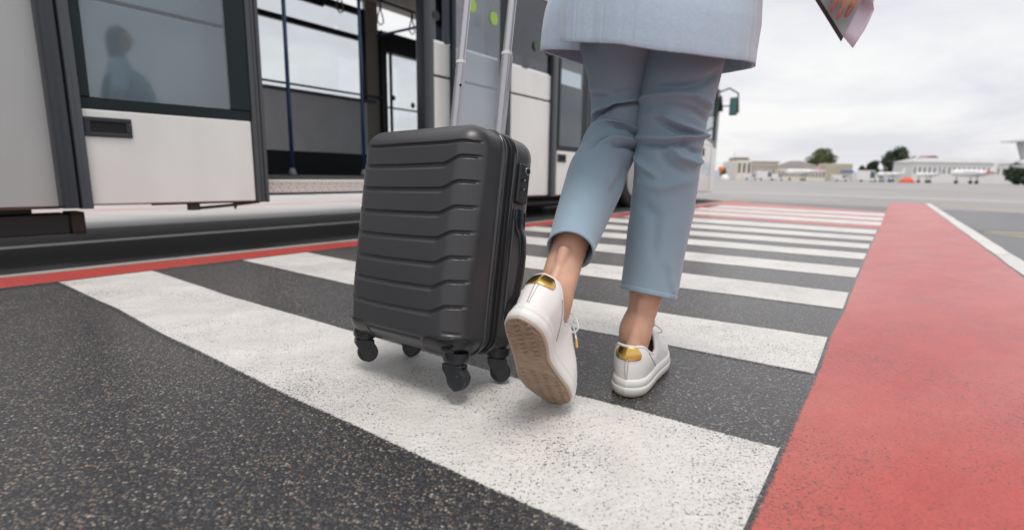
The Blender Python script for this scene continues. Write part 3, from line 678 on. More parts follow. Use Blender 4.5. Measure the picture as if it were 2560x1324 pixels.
zt.obj('zip_teeth', mat('zip_teeth_black', (.03, .032, .035), .35), case)
sweep([(.140, -.004), (.1405, .0018), (.144, .0045), (.149, .0045), (.1525, .0018), (.153, -.004)], 'rear_piping', mat('piping_gloss'))
# corner guards: patches that follow the front shell
def guard(sx):
    mb = MB(); a0, a1 = .092, .205+.052; na, nb = 60, 44
    o = []
    for i in range(na+1):
        X = lerp(.085, HX+.075, i/na)
        for j in range(nb+1):
            s = j/nb
            # outline: top edge height as function of X
            top = interp([.085, .092, .105, .12, .16, .20, .225, HX+.068, HX+.075], [-.03, .026, .040, .044, .043, .046, .047, .040, .0], X)
            zz = lerp(-.045, top, s)
            x = min(X, HX); y = max(0, X-HX)
            if zz >= 0: p = FS(sx*x, y, zz, .3)
            else: p = FS(sx*x, y-zz if False else max(y, -zz), 0, .3)
            ix = max(-HX+.052, min(HX-.052, sx*x)); 
            c = Vector((ix, max(.052, p.y), max(.052, min(CH-.052, p.z)))); nn = (p-c).normalized()
            mb.v.append(tuple(p+nn*.0018))
    for i in range(na):
        for j in range(nb): k = i*(nb+1)+j; mb.f.append((k, k+1, k+nb+2, k+nb+1))
    ob = mb.obj('corner_guard', guardm, case, smooth=True, solid=.0034, weld=.0003)
    if sx > 0: MB().box(.150, .182, .004, .016, .016, .024).obj('guard_tab', guardm, ob, bevel=.003)
    return ob
guard(1); guard(-1)
for sx in (1, -1):
    rr_ = MB(); x0, x1 = sorted((sx*.11, sx*.168))
    rr_.box(x0, x1, .165, .222, -.004, .02).obj('corner_guard', guardm, case, bevel=.014, seg=4)
# casters
def caster(x, y, ang):
    e = bpy.data.objects.new('caster', None); COL.objects.link(e); e.parent = case; e.location = (x, y, 0); e.rotation_euler = (0, 0, ang)
    mb = MB(); mb.tube([(0, 0, .012), (0, 0, -.001), (0, 0, -.009)], [.029, .029, .026], 28); mb.tube([(0, 0, -.0095), (0, 0, -.013)], [.022, .022], 28)
    mb.obj('caster_mount', guardm, e, auto=35)
    # fork cover : profile in local xz, swept wide, tapering
    cx, cz, r = .011, -.0465, .0245
    pr = [(-.0235, -.0135), (.0235, -.0135), (.024, -.024)]
    pr += [(cx+r*math.cos(R(a)), cz+r*math.sin(R(a))) for a in range(50, -100, -12)]
    pr += [(-.006, -.0505), (-.0155, -.036), (-.0225, -.027)]
    for yy in (-.0175, .0075): MB().prism([(p[0], p[1]) for p in pr], 1, yy, yy+.010).obj('fork_cheek', guardm, e, bevel=.003, seg=3)
    MB().prism([(-.0225, -.0137), (.0230, -.0137), (.0235, -.0195), (-.0220, -.0225)], 1, -.0176, .0176).obj('fork_crown', guardm, e, bevel=.003, seg=3)
    MB().cyl((cx, -.0074, cz), (cx, .0074, cz), .0252, .0252, 40).obj('caster_wheel', mat('caster_tyre', (.016, .017, .019), .6, bump=.2, bscale=300), e, bevel=.002)
    for s in (-1, 1):
        mb = MB(); mb.cyl((cx, s*.0172, cz), (cx, s*.0188, cz), .0125, .0118, 28); mb.obj('hub_cap', guardm, e, bevel=.0006)
    return e
caster(-HX+.034, .048, R(60)); caster(HX-.034, .048, R(15)); caster(HX-.034, .200, R(40)); caster(-HX+.034, .200, R(25))
# lock block on the side
lk = MB(); lk.box(HX-.004, HX+.010, .158, .199, .358, .452); lk = lk.obj('combination_lock', mat('lock_plastic', (.018, .020, .023), .4), case, bevel=.006, seg=4)
MB().cyl((HX+.008, .187, .436), (HX+.0112, .187, .436), .0105, .0100, 28).obj('key_ring', mat('lock_silver', (.35, .36, .38), .3, metal=.8), lk, bevel=.0008)
MB().cyl((HX+.010, .187, .436), (HX+.0118, .187, .436), .0066, .0060, 20).obj('keyhole', mat('pocket_black'), lk)
for z in (.392, .413):
    MB().box(HX+.0085, HX+.0108, .166, .190, z-.0028, z+.0028).obj('dial_slot', mat('pocket_black'), lk)
    MB().cyl((HX+.0085, .174, z), (HX+.0085, .181, z), .0034, .0034, 12).obj('number_dial', mat('lock_silver'), lk)
# side handle
pts = [(HX+.004, .182, .345), (HX+.0045, .182, .325), (HX+.007, .182, .300), (HX+.0175, .183, .275), (HX+.022, .184, .22), (HX+.0175, .183, .150), (HX+.007, .182, .125), (HX+.0045, .182, .105), (HX+.004, .182, .085)]
c = catmull(pts, 60); hb = MB()
hb.tube(c, [interp([0, 8, 16, 30, 44, 52, 59], [.006, .0075, .0065, .0055, .0065, .0075, .006], i) for i in range(60)], 16, b=[interp([0, 8, 16, 30, 44, 52, 59], [.019, .0205, .015, .0125, .015, .0205, .019], i) for i in range(60)], ref=(1, 0, 0))
hb = hb.obj('side_handle', guardm, case, smooth=True)
MB().box(HX-.003, HX+.0025, .163, .203, .080, .348).obj('handle_plate', mat('handle_recess', (.10, .10, .105), .45), case, bevel=.0015)
for z in (.318, .112): MB().box(HX+.010, HX+.0128, .190, .1955, z-.022, z+.020).obj('handle_inlay', guardm, hb, bevel=.001)
# telescopic rods
alu = mat('rod_aluminium', (.46, .46, .49), .32, metal=.55, bump=.05, bscale=20, stretch=(40, 40, 1))
for x in (-.052, .100):
    rd = MB().tube([(x, .188, .44), (x, .188, .728)], .0135, 24, b=.011, ref=(1, 0, 0)).obj('telescopic_rod', alu, case, smooth=False, auto=40)
    MB().tube([(x, .188, .66), (x, .188, 1.0)], .0118, 24, b=.0095, ref=(1, 0, 0)).obj('inner_rod', mat('rod_inner_alu', (.52, .52, .55), .28, metal=.6), rd, auto=40)
    MB().tube([(x, .188, .724), (x, .188, .732)], .0143, 24, b=.0118, ref=(1, 0, 0)).obj('rod_collar', mat('collar_white', (.75, .75, .76), .4), rd, auto=40)
    for z in (.716, .703): MB().cyl((x-.002, .1780, z), (x-.002, .1765, z), .003, .0026, 12).obj('rod_rivet', alu, rd)
    MB().box(x+.0125, x+.0160, .182, .194, .44, .722).obj('rod_sheen_strip', alu, rd, bevel=.001)  # added strip shaped to stand for the sheen along the rod edge
MB().cyl((-.0385, .179, .665), (-.0385, .183, .665), .0028, .0028, 10).obj('rod_stud', mat('pocket_black'), case)
MB().box(-.075, .125, .165, .210, CH-.004, CH+.006).obj('rod_bezel', guardm, case, bevel=.003)
MB().tube(catmull([(-.06, .188, .995), (-.045, .188, 1.02), (.024, .188, 1.028), (.093, .188, 1.02), (.108, .188, .995)], 24), .014, 16, b=.017).obj('pull_grip', guardm, case, smooth=True)
MB().tube(catmull([(-.03, .17, CH+.002), (-.025, .165, CH+.010), (.03, .165, CH+.013), (.085, .165, CH+.010), (.09, .17, CH+.002)], 24), .006, 12, b=.012).obj('top_handle', guardm, case, smooth=True)

# ================================================================== PERSON
person = empty('person', RW(1.15, -.46, 0), 0, 'person in pale blue coat, blue-grey trousers and white sneakers walking away beside the suitcase', 'person')
PI_ = person.matrix_world.inverted()
person.location = (0, 0, 0)               # geometry below is in world coordinates
skin = mat('skin', (.60, .355, .25), .46, sss=.08, bump=.35, bscale=160, bdist=.0009, var=.08, vscale=26, detail=7.)
skinh_ = mat('hand_skin', (.50, .20, .15), .45, sss=.1)
pant = mat('trouser_cloth', (.255, .355, .435), .78, sheen=.30, bump=.35, bscale=900, bdist=.0004, var=.03, vscale=9)
coatm = mat('coat_wool', (.41, .51, .62), .9, sheen=.5, bump=.6, bscale=420, bdist=.0012, var=.04, vscale=150, detail=8.)
# --- trouser legs from the photographed outline, as real tubes standing at the walker's distance
def leg_rings(levels, n, m):
    # levels: (py, xl, xr, y)
    lv = catmull([Vector((a[0], a[1], a[2])) for a in levels], n); ys = catmull([Vector((a[3], 0, 0)) for a in levels], n)
    C = [at((q.y+q.z)/2, q.x, y.x) for q, y in zip(lv, ys)]
    rings = []
    for i, (q, y) in enumerate(zip(lv, ys)):
        T = (C[min(i+2, n-1)]-C[max(i-2, 0)]).normalized()
        wd = (at(q.z, q.x, y.x)-at(q.y, q.x, y.x)).length/2
        n1 = (CR-T*CR.dot(T)).normalized(); a = wd*math.sqrt(max(.1, 1-CR.dot(T)**2)); n2 = T.cross(n1)
        rings.append((C[i], n1, n2, a, T))
    return rings
def seg_d(p, a, b):
    ab = (b[0]-a[0], b[1]-a[1]); L2 = ab[0]**2+ab[1]**2; t = max(0, min(1, ((p[0]-a[0])*ab[0]+(p[1]-a[1])*ab[1])/L2))
    return math.hypot(p[0]-a[0]-ab[0]*t, p[1]-a[1]-ab[1]*t), t
def fold_disp(p, folds):
    d = 0
    for pl, A, w in folds:
        if p[0] < min(q[0] for q in pl)-4*w or p[0] > max(q[0] for q in pl)+4*w or p[1] < min(q[1] for q in pl)-4*w or p[1] > max(q[1] for q in pl)+4*w: continue
        best = 1e9; tt = 0; k = len(pl)-1
        for i in range(k):
            r_, t = seg_d(p, pl[i], pl[i+1])
            if r_ < best: best = r_; tt = (i+t)/k
        tp = .35+.65*math.sin(math.pi*min(1, max(0, tt)))**.6
        d += 3.1*A*tp*math.exp(-(best/(w*.85))**2)
    return d
RF = [([(1600, 252), (1629, 238), (1687, 232), (1731, 236), (1762, 254), (1780, 268)], .0060, 9),
      ([(1800, 180), (1765, 205), (1720, 218), (1650, 222)], -.0050, 12),
      ([(1612, 272), (1680, 262), (1735, 278), (1765, 300)], -.0035, 11),
      ([(1660, 288), (1721, 317), (1766, 340)], .0060, 8),
      ([(1640, 300), (1700, 330), (1740, 338)], -.0035, 8),
      ([(1594, 346), (1668, 350), (1716, 342), (1768, 341)], .0065, 7),
      ([(1600, 364), (1660, 366), (1730, 358)], -.0050, 7),
      ([(1672, 366), (1700, 396), (1736, 410), (1755, 402)], .0060, 9),
      ([(1650, 380), (1680, 410), (1712, 430)], -.0035, 9),
      ([(1583, 384), (1610, 416), (1642, 442)], .0050, 9),
      ([(1700, 350), (1735, 378), (1756, 384)], -.0040, 8),
      ([(1590, 450), (1650, 470), (1735, 446)], .0025, 16),
      ([(1592, 500), (1640, 540), (1630, 640)], -.0020, 18),
      ([(1665, 670), (1668, 700), (1672, 742)], -.0012, 10), ([(1684, 690), (1682, 742)], .0010, 9)]
LF = [([(1468, 318), (1490, 288), (1538, 264), (1600, 256)], -.0080, 6),
      ([(1476, 300), (1498, 276), (1540, 254), (1600, 246)], .0050, 7),
      ([(1464, 350), (1496, 318), (1538, 304), (1598, 330)], .0060, 9),
      ([(1540, 316), (1570, 322), (1600, 342)], -.0055, 5),
      ([(1490, 362), (1533, 348), (1575, 350), (1600, 364)], .0050, 7),
      ([(1535, 362), (1575, 366), (1596, 382)], -.0055, 6),
      ([(1470, 372), (1500, 352), (1530, 336)], -.0035, 7),
      ([(1480, 240), (1530, 236), (1600, 226)], -.0025, 10), ([(1475, 218), (1500, 232), (1540, 240)], .0028, 9),
      ([(1570, 400), (1555, 440), (1530, 480)], -.003, 10)]
def trouser_leg(levels, folds, n, m, hem_n):
    rg = leg_rings(levels, n, m); out = []; nn = len(rg)
    for i, (C, n1, n2, a, T) in enumerate(rg):
        ring = []
        for k in range(m):
            th = 2*math.pi*k/m; d = n1*math.cos(th)*a+n2*math.sin(th)*a*1.06
            p = C+d; nr = d.normalized(); q = px_of(p)
            w = max(.25, min(1, nr.dot((CAM-p).normalized())*1.4+.35)) if nr.dot(CAM-p) > -.02 else 0
            p = p+nr*(fold_disp(q, folds)*w+.0016*noise.noise(p*9)+.0007*noise.noise(p*31))
            hd = nn-1-i
            if hd < hem_n: p = p+nr*(.0010*math.sin(math.pi*hd/hem_n)+ .0006)
            if hd == hem_n: p = p-nr*.0008
            ring.append(p)
        out.append(ring)
    # turned-in hem
    C, n1, n2, a, T = rg[-1]
    last = out[-1]; out.append([p*1.0+(C-p).normalized()*.0025+T*.0008 for p in last]); out.append([p+(C-p).normalized()*.0035-T*.02 for p in last])
    out.append([p+(C-p).normalized()*.0040-T*.06 for p in last])
    return out
RL = [(40, 1606, 1834, 1.22), (90, 1606, 1826, 1.21), (126, 1606, 1812, 1.20), (232, 1601, 1785, 1.205), (300, 1594, 1765, 1.22), (348, 1591, 1757, 1.225), (404, 1587, 1748, 1.22), (459, 1584, 1740, 1.215),
      (522, 1577, 1731, 1.21), (570, 1571, 1721, 1.205), (640, 1563, 1707, 1.20), (700, 1555, 1697, 1.195), (734, 1548, 1690, 1.19)]
LL = [(40, 1440, 1640, 1.20), (109, 1450, 1635, 1.22), (169, 1465, 1628, 1.24), (218, 1475, 1622, 1.255), (275, 1479, 1618, 1.275), (314, 1476, 1612, 1.28), (346, 1466, 1606, 1.275), (387, 1441, 1592, 1.255),
      (430, 1417, 1573, 1.225), (483, 1401, 1552, 1.18), (546, 1385, 1521, 1.13), (600, 1371, 1497, 1.085), (626, 1363, 1487, 1.06)]
tm = MB()
tm.loft(trouser_leg(RL, RF, 260, 132, 10), False, False); tm.loft(trouser_leg(LL, LF, 240, 124, 10), False, False)
# seat of the trousers, under the coat
hipc = at(1625, 60, 1.215); hipc.z = .9
def ell(c, a, b, z, n=48, yaw=YAW, p=1.):
    out = []
    for k in range(n):
        t = 2*math.pi*k/n; o = NA*math.cos(t)*a+AX*math.sin(t)*b; out.append(Vector((c.x, c.y, z))+o)
    return out
tm.loft([ell(hipc, .13, .09, .86), ell(hipc, .155, .105, .90), ell(hipc, .16, .11, .97), ell(hipc, .145, .095, 1.06), ell(hipc, .135, .09, 1.12)])
tr = tm.obj('trousers', pant, person, smooth=True)

# --- body: one surface grown from overlapping forms by voxel remesh
bd = MB()
def limb(pts, rs, bs=None, n=20, k=24, ref=None):
    P = catmull(pts, k); rr = [interp([i/(len(rs)-1) for i in range(len(rs))], rs, j/(k-1)) for j in range(k)]
    bb = [interp([i/(len(bs)-1) for i in range(len(bs))], bs, j/(k-1)) for j in range(k)] if bs else None
    bd.tube(P, rr, n, b=bb, ref=ref)
    for p, r_ in ((P[0], rr[0]), (P[-1], rr[-1])):
        ball(bd, p, (r_, r_, r_))
def ball(mb, c, r, n=16, axes=None):
    c = Vector(c); A = axes or (Vector((1, 0, 0)), Vector((0, 1, 0)), Vector((0, 0, 1)))
    rings = []
    for i in range(1, n):
        ph = math.pi*i/n; rings.append([c+A[0]*r[0]*math.sin(ph)*math.cos(2*math.pi*k/(2*n))+A[1]*r[1]*math.sin(ph)*math.sin(2*math.pi*k/(2*n))+A[2]*r[2]*math.cos(ph) for k in range(2*n)])
    mb.loft(rings)
# measured ankles
def ankle(levels):
    rg = leg_rings(levels, 40, 32)
    bd.loft([[C+n1*math.cos(2*math.pi*k/32)*a+n2*math.sin(2*math.pi*k/32)*a*(1.0+bdep) for k in range(32)] for (C, n1, n2, a, T), bdep in zip(rg, [interp([0, 20, 39], [0, .12, .35], i) for i in range(40)])])
ankle([(620, 1568, 1668, 1.205), (700, 1575, 1662, 1.20), (735, 1574, 1655, 1.195), (775, 1568, 1643, 1.19), (800, 1557, 1636, 1.185), (828, 1548, 1628, 1.185), (868, 1550, 1617, 1.19), (930, 1556, 1604, 1.195)])
ankle([(540, 1398, 1504, 1.13), (600, 1380, 1478, 1.10), (645, 1367, 1462, 1.085), (690, 1354, 1448, 1.06), (722, 1352, 1438, 1.04), (752, 1362, 1433, 1.035), (790, 1378, 1422, 1.05), (812, 1382, 1410, 1.06)])
for p, r_ in ((at(1624, 806, 1.195), .013), (at(1562, 812, 1.20), .011)): ball(bd, p, (r_, r_, r_*1.3), n=10)
bd.tube([at(1606, 745, 1.168), at(1598, 790, 1.160), at(1586, 830, 1.150), at(1580, 880, 1.146)], [.014, .0105, .012, .018], 14)
bd.tube([at(1412, 620, 1.055), at(1397, 668, 1.035), at(1384, 700, 1.015), at(1378, 730, 1.0)], [.014, .0105, .012, .018], 14)
# lower legs and thighs inside the cloth
def pt(px, py, y): return at(px, py, y)
limb([pt(1624, 640, 1.2), pt(1655, 470, 1.215), pt(1668, 350, 1.225), pt(1695, 200, 1.215), Vector((hipc.x, hipc.y, .92))+NA*.07], [.036, .046, .044, .056, .080])
limb([pt(1440, 560, 1.12), pt(1500, 430, 1.22), pt(1542, 320, 1.275), pt(1550, 180, 1.24), Vector((hipc.x, hipc.y, .92))-NA*.07], [.034, .040, .024, .044, .080])
for (zz_, a, b) in (): pass
hz = hipc.copy()
def TC(z, f=0.): return Vector((hipc.x, hipc.y, 0))+AX*f
bd.loft([ell(TC(0), .12, .08, .90), ell(TC(0), .145, .09, .97), ell(TC(0, .005), .13, .085, 1.08), ell(TC(0, .01), .13, .09, 1.17), ell(TC(0, .015), .15, .10, 1.30), ell(TC(0, .01), .165, .10, 1.40), ell(TC(0, 0), .13, .075, 1.49), ell(TC(0, 0), .06, .055, 1.53)])
neck = TC(0, .0)
limb([Vector((neck.x, neck.y, 1.50)), Vector((neck.x, neck.y, 1.60))+AX*.015, Vector((neck.x, neck.y, 1.66))+AX*.02], [.055, .05, .05])
hc = Vector((neck.x, neck.y, 1.72))+AX*.03
ball(bd, hc, (.075, .092, .112), axes=(NA, AX, Vector((0, 0, 1))))
ball(bd, hc+AX*.035-Vector((0, 0, .065)), (.045, .045, .048), axes=(NA, AX, Vector((0, 0, 1))))
bd.loft([ell(hc+AX*.088, .006, .008, hc.z+.015, 12), ell(hc+AX*.098, .011, .014, hc.z-.012, 12), ell(hc+AX*.094, .014, .012, hc.z-.022, 12)])
for s in (-1, 1): ball(bd, hc+NA*s*.076-AX*.005-Vector((0, 0, .008)), (.010, .018, .030), axes=(NA, AX, Vector((0, 0, 1))), n=8)
# arms
shR = Vector((neck.x, neck.y, 1.43))+NA*.175; shL = Vector((neck.x, neck.y, 1.43))-NA*.175
palmR = at(2140, -118, 1.05)
elR = (shR+palmR)/2+NA*.03-AX*.03
gripL = CM @ Vector((.024, .188, 1.03))
elL = (shL+gripL)/2-NA*.05+Vector((0, 0, -.04))
dR = (palmR-elR).normalized(); wrR = palmR-dR*.075
limb([shR, elR, wrR, palmR-dR*.04], [.050, .038, .026, .027]); 
dL = (gripL-elL).normalized(); wrL = gripL-dL*.07+Vector((0, 0, .015))
limb([shL, elL, wrL], [.050, .038, .026])
# right palm and fingers: fingertips hang over the front of the booklet
fd = (at(2095, 20, 1.03)-palmR).normalized()
hs = fd.cross(CF).normalized()
bd.tube([palmR-dR*.05, palmR-dR*.01, palmR+fd*.02], [.026, .038, .037], 18, b=[.018, .016, .014], ref=hs)
tips = [((2176, -95), (2163, -42), (2127, 22)), ((2152, -92), (2138, -40), (2104, 27)), ((2130, -88), (2115, -42), (2087, 10)), ((2108, -84), (2094, -52), (2072, -22))]
nails = []
for i, (a, b, c) in enumerate(tips):
    A = at(*a, 1.045); B = at(*b, 1.012); Cc = at(*c, 1.022)
    P = catmull([A, B, Cc], 14)
    bd.tube(P, [lerp(.0088, .0068, j/13) if j < 12 else (.0058 if j == 12 else .003) for j in range(14)], 14)
    nails.append((P[-1], (P[-1]-P[-4]).normalized()))
th = catmull([palmR+hs*.02, at(2090, -50, 1.075), at(2110, -8, 1.072)], 12); bd.tube(th, [.012]*6+[.010]*4+[.008, .004], 14)
# left hand closed round the grip
gx = (CM.to_3x3() @ Vector((1, 0, 0))).normalized()
bd.tube([wrL, gripL+Vector((0, 0, .028))], [.027, .036], 16, b=[.02, .018], ref=gx)
for i in range(4):
    o = gripL+gx*(-.033+.022*i); f = AX*.02; up = Vector((0, 0, .028))
    P = catmull([o+up-AX*.012, o+up*.8+AX*.018, o+AX*.028-Vector((0, 0, .005)), o+AX*.012-Vector((0, 0, .026)), o-AX*.010-Vector((0, 0, .022))], 16); bd.tube(P, [.009]*8+[.0082]*6+[.007, .004], 12)
P = catmull([gripL-gx*.04+Vector((0, 0, .02)), gripL-gx*.03-AX*.022, gripL-gx*.005-AX*.024-Vector((0, 0, .01))], 10); bd.tube(P, [.011]*8+[.008, .004], 12)
body = bd.obj('body', skin, person, smooth=True)
rm = body.modifiers.new('remesh', 'REMESH'); rm.mode = 'VOXEL'; rm.voxel_size = .0036; rm.use_smooth_shade = True
smo = body.modifiers.new('smooth', 'SMOOTH'); smo.factor = .5; smo.iterations = 3
for p, d in nails:
    nb_ = MB(); v_ = (CAM-p).normalized(); up_ = (v_-d*v_.dot(d)).normalized()
    ball(nb_, p+d*.004+up_*.0022, (.0050, .0125, .0022), n=8, axes=(d.cross(up_), d, up_))
    nb_.obj('fingernail', mat('nail_polish', (.42, .17, .14), .25, coat=.6), person, smooth=True)
# face and hair (above the frame)
for s in (-1, 1):
    e = MB(); ball(e, hc+AX*.078+NA*s*.030+Vector((0, 0, .008)), (.012, .012, .010), n=8, axes=(NA, AX, Vector((0, 0, 1)))); e.obj('eye', mat('eye_white', (.8, .8, .78), .3), person, smooth=True)
e = MB(); ball(e, hc+AX*.078-Vector((0, 0, .062)), (.022, .008, .007), n=8, axes=(NA, AX, Vector((0, 0, 1)))); e.obj('mouth', mat('lip_red', (.45, .14, .12), .4), person, smooth=True)
hr = MB(); rings = []
for i in range(26):
    t = i/25; z = lerp(hc.z+.125, 1.40, t); a = interp([0, .08, .2, .4, .7, 1], [.01, .060, .088, .090, .085, .055], t); b = interp([0, .08, .2, .4, .7, 1], [.01, .07, .098, .085, .05, .03], t)
    c = hc-AX*interp([0, .2, .4, 1], [.012, .012, .035, .075], t)
    rings.append([Vector((c.x, c.y, z))+NA*math.cos(2*math.pi*k/60)*(a+.002*math.sin(k*2.1*2)) + AX*math.sin(2*math.pi*k/60)*(b if math.sin(2*math.pi*k/60) < 0 else b*interp([0, .12, .25, 1], [1, .9, .3, .2], t)) for k in range(60)])
hr.loft(rings).obj('hair', mat('hair_brown', (.10, .055, .03), .5, bump=.5, bscale=200, stretch=(3, 3, .1)), person, smooth=True)

# --- coat: wrap around the hips with an overlapping slit at the left back
hem = [  # (px, py, world y) starting at the outer left-back edge, going right round the back, the right side and the far front
 (1403, 104, 1.085), (1425, 105, 1.06), (1460, 106, 1.04), (1504, 107, 1.02), (1545, 110, 1.01), (1591, 117, 1.005), (1658, 128, 1.005), (1730, 136, 1.01), (1804, 145, 1.025), (1850, 150, 1.05), (1876, 155, 1.09), (1884, 163, 1.14),
 (1878, 170, 1.22), (1850, 176, 1.29), (1803, 184, 1.36), (1740, 190, 1.41), (1660, 192, 1.44), (1580, 186, 1.44), (1510, 176, 1.42), (1460, 162, 1.38), (1420, 150, 1.33), (1383, 138, 1.27), (1362, 129, 1.22), (1356, 127, 1.20), (1364, 124, 1.18), (1385, 124, 1.165), (1410, 124, 1.15), (1450, 126, 1.13)]
H3 = catmull([at(*h) for h in hem], 720)
coat = MB(); rings = []; nz = 90
for i in range(nz):
    t = i/(nz-1); dz = t*.70
    ring = []
    for j, p in enumerate(H3):
        s = j/719
        # shrink towards waist, widen to chest, close at the shoulders
        base = Vector((hipc.x, hipc.y, 0)); c0 = Vector((sum(q.x for q in H3)/720, sum(q.y for q in H3)/720, 0)); c = c0.lerp(base+AX*.01, sm(0, .5, t))
        rad = Vector((p.x, p.y, 0))-c0
        k = interp([0, .12, .30, .45, .62, .80, .92, 1], [1, 1.0, .93, .85, .85, .78, .60, .30], t)
        q = c+rad*k; q.z = p.z+dz
        fold = .010*math.sin(s*2*math.pi*2+1.0)*sm(.0, .3, t)*(1-sm(.5, .9, t)) + .004*noise.noise(Vector((s*14, t*2, 0)))
        q += rad.normalized()*fold
        q += rad.normalized()*(.0022*noise.noise(Vector((s*60, t*4, 5)))-.0016*math.exp(-((t-.040)/.004)**2))
        # stitched vertical seams
        for sj, am in ((.053, .0022), (.111, .0012), (.178, .0022), (.355, .0024)):
            q -= rad.normalized()*am*math.exp(-((s-sj)/.0018)**2)
        ring.append(q)
    rings.append(ring)
coat.loft(rings, False, False, closed=False)
co = coat.obj('coat', coatm, person, smooth=True, fix=False)
sf = co.modifiers.new('solid', 'SOLIDIFY'); sf.thickness = .007; sf.offset = 0
bv = co.modifiers.new('bev', 'BEVEL'); bv.width = .0018; bv.segments = 2; bv.limit_method = 'ANGLE'; bv.angle_limit = R(60)
slv = MB()
for pts, rs in (([shR+Vector((0, 0, .01)), elR, wrR-dR*.012], [.072, .058, .046]), ([shL+Vector((0, 0, .01)), elL, wrL-dL*.012], [.072, .058, .046])):
    P = catmull(pts, 40); slv.tube(P, [interp([0, .5, 1], rs, j/39)+.003*noise.noise(Vector((j*.35, 1, rs[0]))) for j in range(40)], 32)
slv.loft([ell(TC(0), .175, .115, 1.36), ell(TC(0), .205, .11, 1.42), ell(TC(0), .15, .09, 1.50), ell(TC(0), .075, .07, 1.545)])
slv.obj('coat_sleeves', coatm, person, smooth=True)
# stitching lines
stc = mat('stitch_thread', (.26, .32, .42), .8)

# --- shoes
shw = mat('shoe_white_leather', (.80, .79, .78), .38, bump=.12, bscale=500, bdist=.0003, coat=.1)
shs = mat('shoe_white_rubber', (.76, .75, .72), .5, bump=.1, bscale=300, var=.03, vscale=30)
gold = mat('gold_foil', (.78, .50, .16), .20, metal=1., bump=.35, bscale=45, bdist=.002)
sole_b = mat('outsole_gum_rubber', (.34, .245, .175), .7, bump=.3, bscale=300, var=.14, vscale=60)
dk = mat('stitch_dark', (.30, .28, .27), .8); lace = mat('shoe_lace', (.82, .81, .79), .8)
XS = [0, .004, .012, .03, .06, .11, .15, .185, .22, .245, .262, .268, .27]
WLt = [0, .012, .0215, .031, .0345, .0365, .041, .0455, .042, .031, .017, .009, 0]
WMd = [0, .012, .0215, .031, .0325, .0265, .036, .0465, .0455, .037, .021, .011, 0]
def wob_(x, tab): 
    # smooth interpolation
    i = 0
    while i < len(XS)-2 and x > XS[i+1]: i += 1
    t = (x-XS[i])/(XS[i+1]-XS[i]); t = max(0, min(1, t)); return lerp(tab[i], tab[i+1], t)
